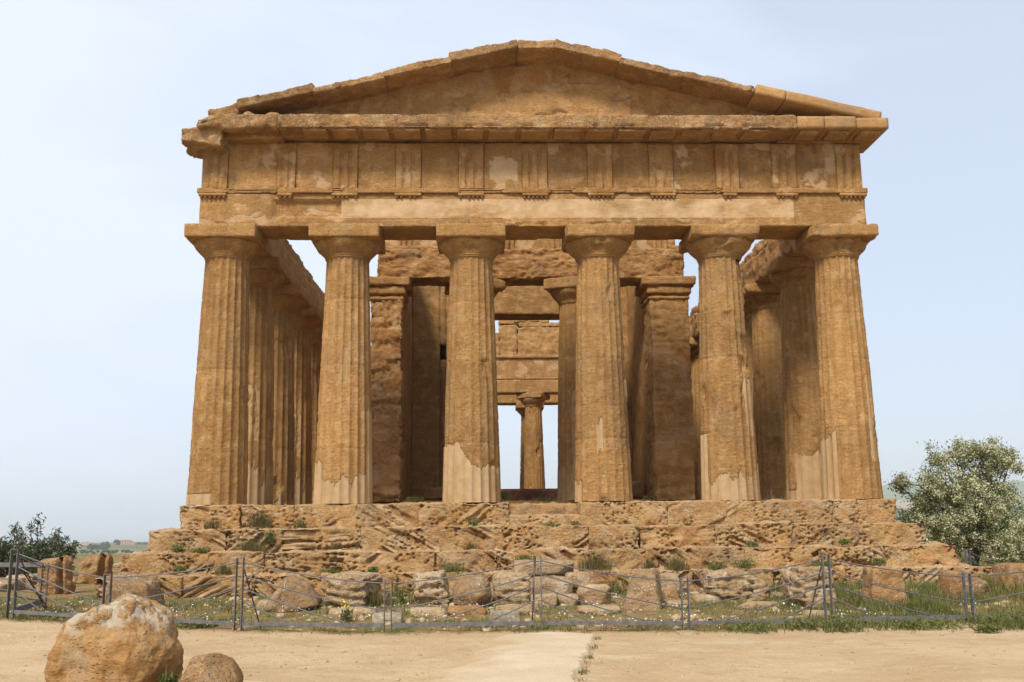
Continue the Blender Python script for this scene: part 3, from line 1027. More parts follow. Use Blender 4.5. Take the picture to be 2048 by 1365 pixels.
GAPS = [-5.75, -5.05, -4.31, -3.55, -2.77, -2.0, -1.22, -0.42, 0.4, 1.19, 1.99, 2.78, 3.58, 4.37, 5.11, 5.85]
for i, (a, b) in enumerate(zip(GAPS[:-1], GAPS[1:])):
    wr_ = 0.2 if a < 2 else 0.9
    part('mutule', (b - a - 0.12, 0.62, 0.07), ((a + b) / 2, -1.0, 9.0), M['wall'], res=(0.04, 0.06, 0.025), r=0.015,
         disp=rock_disp(i + 100, 0.01 + .02 * wr_, 0.012 + 0.02 * wr_, 0.004, 2, bias=0.02 * wr_), parent=cornice,
         attrs=lambda v: {'patch': np.full(len(v), 0.2)})
# left corner of the cornice: broken blocks and the jagged stump of the return
def corner_shape(p, h):
    q = p.copy()
    q[:, 2] -= 0.24 * sstep(-0.2, -1.0, p[:, 0] / h[0]) * (p[:, 2] > 0) * 0.6
    return q
part('cornice_corner', (1.92, 1.7, 0.36), (-7.27, -0.47, 9.23), M['cornice'], res=0.045, r=0.05,
     disp=rock_disp(41, 0.07, 0.05, 0.015, 1.7), shape=corner_shape, attrs=lambda v: {'patch': 0 * v[:, 0]},
     label='broken left corner block of the cornice')
part('cornice_fragment', (0.72, 0.9, 0.3), (-7.63, -0.75, 9.50), M['cornice'], res=0.035, r=0.06,
     disp=rock_disp(42, 0.07, 0.05, 0.012, 2), rot=Matrix.Rotation(R(-19), 4, 'Y'), attrs=lambda v: {'patch': 0 * v[:, 0]},
     label='loose fragment on the left end of the cornice')
part('cornice_soffit', (1.9, 1.0, 0.16), (-7.2, -0.35, 9.03), M['wall'], res=0.05, r=0.03, disp=rock_disp(43, 0.04, 0.03, 0.01, 2),
     attrs=lambda v: {'patch': 0 * v[:, 0]})
def stump_shape(p, h):
    q = p.copy()
    u = (p[:, 0] / h[0] + 1) / 2
    q[:, 2] = p[:, 2] * (0.62 + 0.38 * u) + 0.06 * (1 - u) - 0.10 * (1 - u) * (p[:, 2] < 0) * (p[:, 1] > 0)
    return q
part('cornice_stump', (1.0, 1.1, 0.50), (-8.17, -0.62, 8.87), M['cornice'], res=0.04, r=0.05,
     disp=rock_disp(44, 0.06, 0.06, 0.015, 2.2), shape=stump_shape, attrs=lambda v: {'patch': 0 * v[:, 0]},
     label='jagged dark stump of the broken left cornice return')
# right corner, rebuilt with crisp stone
for x0, x1, zt_ in ((6.47, 7.14, 9.335), (7.155, 7.93, 9.335), (7.945, 8.74, 9.30)):
    cr_ = part('cornice_block', (x1 - x0, 1.72, zt_ - 9.02), ((x0 + x1) / 2, -0.54, (zt_ + 9.02) / 2), M['restored'], res=0.08, r=0.012,
               disp=rock_disp(int(x0 * 10), 0.003, 0.002, 0.001), attrs=lambda v: {'patch': 0 * v[:, 0]},
               label='crisp rebuilt block at the right corner of the cornice')
    xs = (x0 + x1) / 2
    bl = [rough_block((0.5, 0.55, 0.07), 0.08, 0.006, (xs, -0.98, 8.99))]
    for k in range(6):
        if (k + int(xs * 7)) % 4:
            gv, gq = lathe([(0.001, -0.055), (0.03, -0.055), (0.027, 0.0), (0.026, 0.02)], 8)
            bl.append((gv + np.array([xs - 0.21 + k * 0.084, -1.2, 8.965]), gq))
            bl.append((gv + np.array([xs - 0.21 + k * 0.084, -0.98, 8.965]), gq))
    V, Q = join(bl)
    mk('mutule', V, Q, M['restored'], cr_)
part('cornice_bed', (2.2, 0.9, 0.3), (7.3, -0.12, 9.12), M['wall'], res=0.06, r=0.01, disp=rock_disp(47, 0.008, 0.008, 0.003),
     attrs=lambda v: {'patch': 0 * v[:, 0]})
part('cornice_bed', (1.25, 1.3, 0.18), (8.03, -0.55, 9.455), M['restored'], res=0.06, r=0.02, disp=rock_disp(48, 0.012, 0.01, 0.004),
     shape=lambda p, h: np.stack([p[:, 0], p[:, 1], p[:, 2] - np.where(p[:, 2] > 0, 0.15 * (p[:, 0] / h[0] + 1) / 2, 0)], 1))

# ---- pediment
def zrake(x):
    return 11.20 - 0.2345 * np.abs(x - 0.06)
nu, nv = 330, 56
xs = np.linspace(-7.3, 7.6, nu)
X, Vv = np.meshgrid(xs, np.linspace(0, 1, nv), indexing='ij')
top = np.maximum(zrake(X) + 0.1, 9.34)
Z = 9.25 + (top - 9.25) * Vv
w = np.stack([X.ravel(), X.ravel() * 0, Z.ravel()], 1)
d = 0.018 * fbm(w * 1.2 + 60, 3) + 0.012 * fbm(w * 5, 4) + 0.005 * fbm(w * 15, 2)
d = d - 0.06 * sstep(0.30, 0.36, fbm(w * np.array([0.9, 1, 1.5]) + 77, 3))
for zj in (9.82, 10.35, 10.85):
    d = d - 0.012 * np.exp(-((w[:, 2] - zj) / 0.018) ** 2) * (fbm(w * 1.1 + 5, 2) > -0.15)
for zj0, zj1, off in ((9.3, 9.82, 0.0), (9.82, 10.35, 0.7), (10.35, 10.85, 0.2)):
    for xj in np.arange(-7 + off, 7.5, 1.55):
        d = d - 0.014 * np.exp(-((w[:, 0] - xj) / 0.018) ** 2) * ((w[:, 2] > zj0) & (w[:, 2] < zj1))
hole = ((np.abs(w[:, 0] - 3.25) < 0.75) & (w[:, 2] > 9.4) & (w[:, 2] < 10.3) & (fbm(w * 2 + 3, 2) > -0.25))
d = d - 0.05 * hole
d = d - 0.05 * ((np.abs(w[:, 0] - 1.35) < 0.45) & (np.abs(w[:, 2] - 10.75) < 0.14))
fr = np.stack([X, -0.47 - d.reshape(X.shape), Z], -1)
bk = np.stack([X, X * 0 + 0.45, Z], -1)
V, Q = sheet_solid(bk, fr)
at_ = frieze_attr(np.stack([V[:, 0] * 0.8 + 20, np.full(len(V), -1.0), V[:, 2]], 1))['patch'] * 0.6
kr = np.searchsorted(np.array([9.82, 10.35, 10.85]), V[:, 2])
kc = np.floor((V[:, 0] + 7 - np.array([0.0, 0.7, 0.2, 0.9])[kr]) / 1.55)
mk('tympanum', V, Q, M['wall'], temple, attrs={'patch': at_, 'tone': np.sin(kr * 5.7 + kc * 12.9) * 0.9})

def rake_block(x0, x1, zb0, zb1, th, mat, seed, rough=1.0, label=None, y0=-1.32, y1=-0.2, top_extra=0.0):
    L = math.hypot(x1 - x0, zb1 - zb0) + (0.06 if rough > .3 else 0.0)
    ang = math.atan2(zb1 - zb0, x1 - x0)
    rt_ = Matrix.Rotation(-ang, 4, 'Y')
    mid = np.array([(x0 + x1) / 2, (y0 + y1) / 2, (zb0 + zb1) / 2]) + np.array([-math.sin(ang), 0, math.cos(ang)]) * th / 2
    s = seed * 7.7
    def dsp(w, n):
        d = rough * (0.03 * fbm(w * 1.5 + s, 3) + 0.022 * fbm(w * 5 + s, 4) + 0.008 * fbm(w * 15 + s, 2))
        topm = (n[:, 2] > 0.3)
        d = d - rough * topm * (0.09 * sstep(0.05, 0.45, fbm(w * np.array([1.4, 1, 1]) + s, 3)))
        lipm = (n[:, 1] < -0.2) & (n[:, 2] < 0.6)
        d = d - rough * lipm * 0.05 * sstep(0.1, 0.5, fbm(w * np.array([2.5, 1, 1]) + s + 9, 3))
        return d
    return part('raking_cornice_block', (L, y1 - y0, th), mid, mat, res=(0.04, 0.08, 0.035) if rough > .3 else 0.08, r=0.03 if rough > .3 else 0.01,
                disp=dsp, rot=rt_, attrs=lambda v: {'patch': 0 * v[:, 0], 'tone': np.full(len(v), 0.8 * math.sin(seed * 4.4))}, label=label)
def zl(x):
    return 11.235 - 0.2345 * abs(x - 0.06)
for i, (a, b, th, dz) in enumerate([(-7.25, -5.46, 0.24, 0.02), (-5.43, -3.72, 0.19, -0.03), (-3.69, -2.08, 0.20, 0.015), (-2.05, -0.41, 0.24, 0.05)]):
    rake_block(a, b, zl(a) + dz, zl(b) + dz, th, M['cornice'], i + 1)
rake_block(-0.385, 0.475, 11.14, 11.15, 0.24, M['cornice'], 9, label='ridge block at the top of the pediment')
for i, (a, b, th, dz) in enumerate([(0.50, 2.12, 0.25, 0.03), (2.14, 3.74, 0.20, -0.01), (3.76, 5.44, 0.19, 0.01)]):
    rake_block(a, b, zl(a) + dz, zl(b) + dz, th, M['cornice'], i + 20)
for a, b in ((5.47, 6.2), (6.215, 8.56)):
    rake_block(a, b, zl(a) - 0.02, zl(b) - 0.02, 0.26, M['restored'], int(a * 3), 0.12, y0=-1.36,
               label='smooth rebuilt block at the right end of the sloping cornice')

# ---- side and rear entablature
def side_disp(seed, amp, ztop):
    def f(w, n):
        s = seed
        d = amp * (0.05 * fbm(w * 1.0 + s, 3) + 0.04 * fbm(w * 3.3 + s, 4) + 0.012 * fbm(w * 11 + s, 2))
        up = n[:, 2] > 0.3
        d = d - up * (0.10 * sstep(-0.2, 0.5, fbm(w * np.array([0.2, 1.1, 0.2]) + s, 3)))
        return d
    return f
part('architrave', (1.16, 36.0, 0.86), (-7.68, 18.75, 7.17), M['wall'], res=(0.12, 0.11, 0.07), r=0.03, disp=side_disp(3, 0.45, 7.6),
     attrs=lambda v: {'patch': 0 * v[:, 0]})
part('backing_course', (1.0, 35.8, 0.38), (-7.66, 18.75, 7.77), M['weathered'], res=(0.1, 0.09, 0.05), r=0.04, disp=side_disp(4, 1.0, 7.9),
     attrs=lambda v: {'patch': 0 * v[:, 0]})
part('architrave', (1.16, 36.0, 0.86), (7.68, 18.75, 7.17), M['weathered'], res=(0.09, 0.08, 0.06), r=0.06, disp=side_disp(5, 1.7, 7.6),
     attrs=lambda v: {'patch': 0 * v[:, 0]}, label='crumbling architrave along the right flank')
part('backing_course', (1.0, 35.8, 0.36), (7.66, 18.75, 7.74), M['weathered'], res=(0.1, 0.08, 0.05), r=0.06, disp=side_disp(6, 1.8, 7.9),
     attrs=lambda v: {'patch': 0 * v[:, 0]})
part('architrave', (16.6, 1.2, 0.85), (0, REAR_Y, 7.172), M['wall'], res=(0.12, 0.15, 0.08), r=0.03, disp=rock_disp(61, 0.02, 0.015, 0.005),
     attrs=lambda v: {'patch': 0 * v[:, 0]})
part('frieze', (16.5, 1.06, 1.35), (0, REAR_Y, 8.28), M['wall'], res=(0.14, 0.2, 0.1), r=0.03, disp=rock_disp(62, 0.02, 0.015, 0.005),
     attrs=lambda v: {'patch': 0 * v[:, 0]})
part('cornice', (17.2, 1.9, 0.35), (0, REAR_Y + 0.4, 9.12), M['cornice'], res=(0.14, 0.2, 0.08), r=0.03, disp=rock_disp(63, 0.02, 0.02, 0.005),
     attrs=lambda v: {'patch': 0 * v[:, 0]})
xs = np.linspace(-8.4, 8.4, 120)
X, Vv = np.meshgrid(xs, np.linspace(0, 1, 16), indexing='ij')
Z = 9.28 + (np.maximum(11.3 - 0.2345 * np.abs(X), 9.32) - 9.28) * Vv
V, Q = sheet_solid(np.stack([X, X * 0 + REAR_Y + 0.4, Z], -1), np.stack([X, X * 0 + REAR_Y - 0.4, Z], -1))
mk('tympanum', V, Q, M['wall'], temple, attrs={'patch': np.zeros(len(V))})

# ---- cella
zero = lambda v: {'patch': 0 * v[:, 0]}
def anta(xa, xb, seed, y0=5.3, y1=6.7, rough=1.0, face=-1):
    def dsp(w, n):
        d = rough * (0.03 * fbm(w * np.array([1.2, 1.2, 1.8]) + seed, 3) + 0.028 * fbm(w * np.array([4, 4, 6]) + seed, 4) + 0.022 * fbm(w * np.array([10, 10, 16]), 3))
        er = sstep(0.1, 0.5, fbm(w * np.array([0.9, 0.9, 2.4]) + seed * 2, 3))
        d = d - rough * 0.07 * er - rough * 0.06 * sstep(0.48, 0.25, worley(w * np.array([6, 6, 9]))) * (fbm(w * 1.3 + seed, 2) > 0.0)
        low = sstep(1.7, 0.4, w[:, 2]) * rough
        d = d - low * 0.08 * (0.4 + fbm(w * np.array([1.5, 1.5, 4]) + seed, 3))
        for zj in (1.9, 3.4, 4.9):
            d = d - 0.025 * np.exp(-((w[:, 2] - zj) / 0.025) ** 2)
        return d - 0.01
    def att(v):
        return {'patch': sstep(0.33, 0.40, fbm(v * 1.2 + seed * 3, 4)) * 0.25}
    a = part('anta', (xb - xa, y1 - y0, 6.4), ((xa + xb) / 2, (y0 + y1) / 2, 3.3), M['weathered'] if rough > .8 else M['wall'],
             res=(0.045, 0.07, 0.05), r=0.04, disp=dsp, attrs=att)
    cx = (xa + xb) / 2
    v1 = rough_block((xb - xa + 0.16, y1 - y0 + 0.16, 0.28), 0.06, 0.03, (cx, (y0 + y1) / 2, 6.54), rock_disp(seed, 0.02, 0.015, 0.006))
    v2 = rough_block((xb - xa + 0.42, y1 - y0 + 0.36, 0.26), 0.05, 0.04, (cx, (y0 + y1) / 2, 6.79), rock_disp(seed + 1, 0.03, 0.02, 0.008))
    v3 = rough_block((xb - xa + 0.06, y1 - y0 + 0.06, 0.1), 0.05, 0.02, (cx, (y0 + y1) / 2, 6.28), rock_disp(seed + 2, 0.02, 0.02, 0.006))
    V, Q = join([v1, v2, v3])
    mk('anta_capital', V, Q, M['weathered'], a, attrs={'patch': np.zeros(len(V))})
anta(-4.72, -3.74, 3, rough=1.1)
anta(3.80, 5.02, 4, rough=0.5)
anta(-4.9, -3.76, 5, 30.6, 31.9, 0.5)
anta(3.80, 4.95, 6, 30.6, 31.9, 0.5)
part('cella_wall', (0.75, 24.0, 8.4), (-4.16, 18.6, 4.35), M['wall'], res=(0.2, 0.14, 0.14), r=0.04, disp=rock_disp(81, 0.03, 0.025, 0.008), attrs=zero)
part('cella_wall', (1.12, 24.0, 8.4), (4.40, 18.6, 4.35), M['wall'], res=(0.2, 0.14, 0.14), r=0.04, disp=rock_disp(82, 0.03, 0.025, 0.008), attrs=zero)
def prona_disp(w, n):
    d = 0.035 * fbm(w * 1.2 + 7, 3) + 0.028 * fbm(w * np.array([4, 4, 6]) + 7, 4) + 0.024 * fbm(w * np.array([10, 10, 15]), 3)
    br = sstep(0.0, 0.45, fbm(w * np.array([0.8, 0.5, 0.9]) + 15, 3)) * (n[:, 2] < -0.3)
    fr_ = (n[:, 1] < -0.3) * sstep(0.05, 0.4, fbm(w * np.array([0.8, 0.8, 2.6]) + 33, 3))
    return d - 0.16 * br - 0.06 * fr_ - 0.05 * sstep(0.48, 0.25, worley(w * np.array([6, 6, 9]))) * (fbm(w * 1.3, 2) > 0.0)
part('architrave', (9.5, 1.1, 0.98), (0.2, 6.0, 7.41), M['weathered'], res=(0.05, 0.08, 0.04), r=0.05, disp=prona_disp, attrs=zero,
     label='crumbling architrave of the inner porch')
pf = part('frieze', (8.75, 0.8, 0.85), (0.15, 6.1, 8.3), M['wall'], res=(0.06, 0.1, 0.05), r=0.03, disp=rock_disp(92, 0.02, 0.02, 0.006),
          attrs=lambda v: {'patch': sstep(0.1, 0.3, fbm(v * 2, 3)) * 0.6})
for k in range(6):
    bl = [rough_block((0.12, 0.06, 0.8), 0.05, 0.015, (-3.9 + k * 1.6 + q * 0.17, 5.70, 8.30), rock_disp(k, 0.01, 0.015, 0.004)) for q in range(3)]
    V, Q = join(bl)
    mk('triglyph', V, Q, M['wall'], pf, attrs={'patch': np.zeros(len(V))})
part('taenia', (3.6, 0.2, 0.12), (-2.5, 5.6, 7.93), M['weathered'], res=0.05, r=0.03, disp=rock_disp(93, 0.03, 0.03, 0.008), attrs=zero)
# wall with the great doorway between porch and cella
dw = []
win = at(886, 705, 10.0)
x_w, z_w = win[0], win[2]
for a, b, z0_, z1_ in ((-3.8, x_w - 0.11, 0.15, 8.6), (x_w - 0.11, x_w + 0.11, 0.15, z_w - 0.27), (x_w - 0.11, x_w + 0.11, z_w + 0.27, 8.6),
                       (x_w + 0.11, -1.95, 0.15, 8.6), (1.95, 3.86, 0.15, 8.6), (-1.95, 1.95, 6.75, 8.6), (-3.7, 3.7, 8.6, 9.7), (-2.6, 2.4, 9.7, 10.6)):  # uppermost pieces: unseen gable, added to keep sky light off the porch
    dw.append(rough_block((b - a + 0.004, 1.05, z1_ - z0_), (0.09, 0.15, 0.07), 0.01, ((a + b) / 2, 10.5, (z0_ + z1_) / 2),
                          lambda w, n: (n[:, 1] < -0.5) * (0.03 * fbm(w * np.array([1.5, 1, 2.5]) + 4, 4) + 0.02 * fbm(w * np.array([4, 4, 9]), 3))))
dw.append(rough_block((0.6, 0.2, 1.0), 0.2, 0.01, (x_w, 10.95, z_w)))
V, Q = join(dw)
mk('doorway_wall', V, Q, M['wall'], temple, attrs={'patch': np.zeros(len(V))})
part('threshold', (3.85, 0.5, 0.62), (0.0, 9.7, 0.34), M['beam'], res=0.1, r=0.015, disp=rock_disp(95, 0.006, 0.006, 0.002),
     label='dark brown sill across the doorway')
# rear porch seen through the doorway
part('architrave', (9.6, 1.0, 0.74), (0, 31.4, 7.06), M['wall'], res=(0.09, 0.15, 0.06), r=0.02, disp=rock_disp(96, 0.015, 0.012, 0.004), attrs=zero)
op = part('frieze', (9.5, 0.94, 1.28), (0, 31.4, 8.15), M['wall'], res=(0.09, 0.15, 0.06), r=0.02, disp=rock_disp(97, 0.02, 0.015, 0.005),
          attrs=lambda v: {'patch': sstep(0.15, 0.35, fbm(v * 1.2, 3)) * 0.5})
part('taenia', (9.5, 0.1, 0.1), (0, 30.93, 7.5), M['wall'], res=0.08, r=0.02, disp=rock_disp(98, 0.01, 0.01, 0.003), parent=op, attrs=zero)
part('crown_moulding', (9.6, 0.2, 0.18), (0, 30.9, 8.73), M['weathered'], res=0.07, r=0.04, disp=rock_disp(99, 0.02, 0.015, 0.004), parent=op, attrs=zero)
gb = []
for a, b, z0_, z1_ in ((-4.2, -0.35, 8.78, 10.2), (-0.34, 0.66, 8.78, 10.62), (0.68, 4.2, 8.78, 10.5), (-0.34, 0.75, 10.68, 10.92),
                       (0.75, 3.1, 10.5, 10.78), (0.5, 1.3, 10.78, 11.05), (1.32, 1.9, 10.78, 11.0), (1.95, 2.5, 10.75, 10.9), (-0.2, 0.2, 10.9, 11.0)):
    gb.append(rough_block((b - a, 0.8, z1_ - z0_), 0.07, 0.03, ((a + b) / 2, 31.6, (z0_ + z1_) / 2), rock_disp(int(a * 9) + 200, 0.05, 0.06, 0.012)))
V, Q = join(gb)
mk('stepped_gable', V, Q, M['wall'], temple, attrs={'patch': np.zeros(len(V))})

# ------------------------------------------------------------------ loose blocks and boulders
def on_ground(px, py):
    z = -2.05
    for _ in range(4):
        p = atz(px, py, z)
        z = float(ground_z(p[0], p[1]))
    return atz(px, py, z)

def rock(label, box, depth, mat, name='stone_block', cat='stone', seed=1, style='block', rotz=0.0, tilt=(0, 0), amp=1.0,
         base=None, shape=None, sink=0.06, group=None, attrs=None, y=None, r=None, res=0.04):
    """box = (px left, px right, py top, py foot) of the front face; depth in metres."""
    x0, x1, yt, yb = box
    g = on_ground((x0 + x1) / 2, yb) if y is None else at((x0 + x1) / 2, yb, y)
    Y = g[1]
    wdt = at(x1, yb, Y)[0] - at(x0, yb, Y)[0]
    hgt = at((x0 + x1) / 2, yt, Y)[2] - g[2] + sink
    hgt = max(hgt, 0.06)
    c = np.array([g[0], Y + depth / 2, g[2] - sink + hgt / 2])
    s = seed * 3.3
    rm = Matrix.Rotation(R(rotz), 4, 'Z') @ Matrix.Rotation(R(tilt[0]), 4, 'X') @ Matrix.Rotation(R(tilt[1]), 4, 'Y')
    m = min(wdt, depth, hgt)
    if style == 'block':
        rr_ = 0.07 * m if r is None else r
        if shape is None:
            shape = chisel(seed + 300, 14, 0.95, 1.35, 0.9)
        def dsp(w, n):
            d = amp * m * (0.06 * fbm(w * 1.6 + s, 3) + 0.045 * fbm(w * 5 + s, 4) + 0.014 * fbm(w * 15 + s, 2))
            return d
    elif style == 'layer':
        rr_ = 0.10 * m if r is None else r
        if shape is None:
            shape = chisel(seed + 300, 14, 0.95, 1.35, 0.9)
        def dsp(w, n):
            wp = w + 0.05 * fbm(w * 2 + s, 2)[:, None]
            b = perlin(wp * np.array([1.6, 1.6, 11]) + s)
            b2 = perlin(wp * np.array([4, 4, 20]) + s)
            d = -amp * (0.085 * sstep(0.05, 0.5, b) + 0.04 * sstep(0.1, 0.5, b2)) * (np.abs(n[:, 2]) < 0.8)
            wq = worley(w * 8 + s)
            d = d - amp * 0.06 * sstep(0.45, 0.2, wq) * (fbm(w * 2 + s, 2) > -0.1)
            return d + amp * (0.05 * fbm(w * 1.6 + s, 3) + 0.03 * fbm(w * 5 + s, 3) + 0.008 * fbm(w * 15, 2))
    else:
        rr_ = 0.6 * m if r is None else r
        def dsp(w, n):
            return amp * m * (0.12 * fbm(w * 1.5 / max(m, .3) + s, 3) + 0.06 * fbm(w * 4 + s, 4) + 0.02 * fbm(w * 13 + s, 3))
    v, q = rough_block((wdt, depth, hgt), res, rr_, c, dsp, shape, rm)
    o = mk(name, v - np.array([c[0], c[1], g[2]]), q, mat, attrs={'patch': attrs(v)} if attrs else None)
    o.location = (c[0], c[1], g[2])
    tag(o, label, cat, group)
    return o

def chisel(seed, n=14, lo=0.62, hi=0.95, k=0.85, then=None):
    """Cut a block with random planes so that it breaks into facets."""
    g = np.random.RandomState(seed)
    nn = g.normal(size=(n, 3))
    nn /= np.linalg.norm(nn, axis=1)[:, None]
    dd_ = g.uniform(lo, hi, n)
    def f(p, h):
        q = p / h
        for a, d in zip(nn, dd_):
            q = q - np.maximum(q @ a - d, 0)[:, None] * a * k
        q = q * h
        return then(q, h) if then else q
    return f

def taper(top, skew=0.0, front=0.0):
    def f(p, h):
        q = p.copy()
        u = (p[:, 2] / h[2] + 1) / 2
        q[:, 0] = p[:, 0] * (1 + (top - 1) * u) + skew * h[0] * u
        q[:, 1] = p[:, 1] * (1 + (top - 1) * u * 0.6) + front * u
        return q
    return f

RB = M
# left of the temple
def channel(p, h):
    q = p.copy()
    w_ = (p[:, 2] / h[2] + 1) / 2
    q[:, 0] = p[:, 0] * (1.0 - 0.24 * w_) + 0.05 * w_
    q[:, 2] = np.where(p[:, 2] > 0, p[:, 2] * (1 + 0.12 * p[:, 0] / h[0]), p[:, 2])
    u = p[:, 0] / h[0]
    ch = sstep(0.30, 0.42, u) * sstep(0.74, 0.62, u) * (p[:, 1] < -h[1] * 0.5)
    q[:, 1] += ch * h[1] * 0.75
    return q
rock('nearer of two orange upright blocks with deep vertical channels, left of the steps', (58, 128, 1118, 1192), 0.7,
     M['rubble_orange'], seed=2, shape=channel, r=0.18, rotz=8, tilt=(0, -4), res=0.035, amp=1.5)
rock('orange upright grooved block farther back, beside the lowest temple step on the left', (145, 210, 1112, 1170), 0.8,
     M['rubble_orange'], seed=3, shape=channel, r=0.2, rotz=10, tilt=(0, 3), res=0.04, amp=1.5)
rock('tilted grey-brown block speckled with white lichen behind the big foreground boulder', (198, 316, 1160, 1226), 0.9,
     M['rubble_lichen'], seed=4, shape=taper(0.7, -0.25), r=0.12, tilt=(8, 10), res=0.035)
rock('low pale slab lying behind the left corner of the fence', (0, 62, 1152, 1172), 1.2, M['rubble_pale'], seed=5, amp=0.8)
rock('flat pale slab at the far left edge of the terrace', (-60, 22, 1160, 1186), 0.8, M['rubble_pale'], seed=45, amp=0.8)
rock('long low kerb of pale stone on the far edge of the terrace', (200, 248, 1128, 1137), 3.0, M['rubble_pale'], seed=6, amp=0.5)
rock('small pale stone beside the two orange grooved blocks', (128, 150, 1156, 1170), 0.4, M['rubble_pale'], seed=7)
# in front of the steps, from left to right
rock('conical brown boulder spotted with white lichen, left of the layered blocks', (515, 640, 1156, 1228), 1.1, M['rubble_lichen'],
     name='boulder', cat='boulder', seed=8, style='round', shape=chisel(4, 12, 0.8, 1.05, 0.9, taper(0.42, 0.0)), r=0.22, amp=0.8, res=0.03)
rock('small pale rounded stone at the left foot of the conical lichen boulder', (510, 545, 1200, 1222), 0.35, M['rubble_pale'], seed=9, style='round')
rock('long layered pale block pointing back towards the steps', (657, 742, 1153, 1220), 1.7, M['rubble_pale'], seed=10, style='layer', rotz=-9, res=0.032)
rock('layered tan block with deep horizontal cavities beside the round lichen boulder', (822, 896, 1150, 1215), 1.3, M['rubble_pale'], seed=11, style='layer',
     amp=1.1, res=0.032, rotz=4)
rock('round lichen-covered boulder between two layered tan blocks', (897, 984, 1153, 1220), 0.9, M['rubble_lichen'], name='boulder', cat='boulder',
     seed=12, style='round', shape=chisel(3, 12, 0.85, 1.1, 0.9, taper(0.72, 0.08)), r=0.2, amp=0.6, res=0.03)
rock('low orange slab under the round lichen boulder', (895, 972, 1214, 1236), 0.6, M['rubble_orange'], seed=13, amp=0.7)
rock('squarish tan block just left of the middle fence post', (986, 1061, 1149, 1214), 1.2, M['rubble_pale'], seed=14, style='layer', amp=0.75, r=0.07, res=0.03)
rock('long flat reddish block resting across stones below the steps', (1030, 1150, 1122, 1150), 0.8, M['rubble_pale'], seed=15, y=-3.1, r=0.04, amp=0.7, sink=0.0)
rock('rough pale lump holding up the long flat reddish block', (1042, 1140, 1148, 1190), 0.7, M['rubble_pale'], seed=16, y=-3.05, amp=0.8, sink=0.05)
rock('white weathered stone lying behind the middle fence post', (1066, 1148, 1161, 1192), 0.6, M['rubble_pale'], seed=17, y=-4.1, amp=0.9, tilt=(10, 5))
rock('low dressed kerb block, left piece of a touching pair', (1063, 1115, 1190, 1216), 0.5, M['rubble_pale'], seed=18, r=0.03, amp=0.45, res=0.03)
rock('low dressed kerb block, right piece of a touching pair', (1117, 1158, 1190, 1215), 0.5, M['rubble_pale'], seed=19, r=0.03, amp=0.45, res=0.03)
rock('broken pale block with an arched hollow in its foot', (1158, 1227, 1172, 1213), 0.6, M['rubble_pale'], seed=20, amp=1.0, r=0.1, res=0.03)
rock('small pale stone behind the block with the arched foot', (1133, 1183, 1147, 1176), 0.5, M['rubble_pale'], seed=21, y=-3.6)
rock('flat whitish slab in the grass right of the middle fence post', (1158, 1242, 1214, 1232), 0.5, M['rubble_pale'], seed=22, amp=0.8, sink=0.05)
rock('upright trapezoid boulder, lichen-speckled, left of a low fence post', (1258, 1336, 1143, 1224), 0.9, M['rubble_lichen'], name='boulder',
     cat='boulder', seed=23, shape=taper(0.66, -0.02, 0.1), r=0.1, amp=0.8, res=0.03, rotz=-14)
rock('pale ragged stone behind the upright trapezoid boulder', (1322, 1362, 1148, 1184), 0.6, M['rubble_pale'], seed=24, y=-3.6)
rock('small brown stone at the right foot of the trapezoid boulder', (1332, 1360, 1178, 1205), 0.4, M['rubble_orange'], seed=25)
rock('flat pale slab between the trapezoid boulder and the low post', (1336, 1384, 1203, 1216), 0.4, M['rubble_pale'], seed=26, sink=0.04)
def slope(p, h):
    q = p.copy()
    u = p[:, 0] / h[0]
    q[:, 2] -= np.where(p[:, 2] > 0, 0.65 * h[2] * sstep(0.0, 1.0, u), 0) + np.where(p[:, 2] < 0, -0.8 * h[2] * sstep(-0.2, -1, u), 0)
    return q
rock('large sloping rock with an undercut left side, between two fence posts', (1418, 1544, 1143, 1208), 1.1, M['rubble_pale'], seed=27, style='layer',
     amp=0.9, shape=slope, r=0.14, res=0.032)
rock('low pale stone in the grass left of the sloping rock', (1393, 1450, 1190, 1208), 0.4, M['rubble_pale'], seed=28, sink=0.03)
rock('small white stone above the low pale one, left of the sloping rock', (1393, 1412, 1177, 1187), 0.25, M['rubble_pale'], seed=29)
rock('small white stone at the right foot of the sloping rock', (1545, 1572, 1186, 1198), 0.3, M['rubble_pale'], seed=30)
rock('flat slab in front of the sloping rock', (1486, 1562, 1206, 1221), 0.45, M['rubble_pale'], seed=31, sink=0.05)
rock('rough upright block directly behind the tall right fence post', (1594, 1682, 1136, 1222), 0.9, M['rubble_pale'], seed=32, style='layer', amp=0.9,
     r=0.1, res=0.03, rotz=6)
rock('small white slab at the foot of the tall right fence post', (1614, 1660, 1222, 1236), 0.3, M['rubble_pale'], seed=33, sink=0.05)
rock('red-brown trapezoid block in tall grass right of the tall post', (1748, 1828, 1138, 1220), 0.8, M['rubble_orange'], seed=34,
     shape=taper(0.72, 0.02), r=0.07, res=0.03, rotz=-6)
rock('flat pale slab left of the red-brown trapezoid block', (1704, 1752, 1182, 1196), 0.5, M['rubble_pale'], seed=35, sink=0.03)
rock('long flat slab right of the red-brown trapezoid block', (1826, 1905, 1180, 1194), 0.6, M['rubble_pale'], seed=36, sink=0.03)
rock('grey boulder crusted with lichen behind the low right fence post', (1900, 2012, 1146, 1200), 1.0, M['rubble_lichen'], name='boulder', cat='boulder',
     seed=37, style='round', shape=chisel(6, 12, 0.8, 1.05, 0.9, taper(0.7, -0.1)), r=0.2, res=0.035)
rock('narrow tan wedge of stone left of the low right fence post', (1900, 1935, 1142, 1208), 0.6, M['rubble_orange'], seed=38, shape=taper(0.6, 0.1), r=0.06)
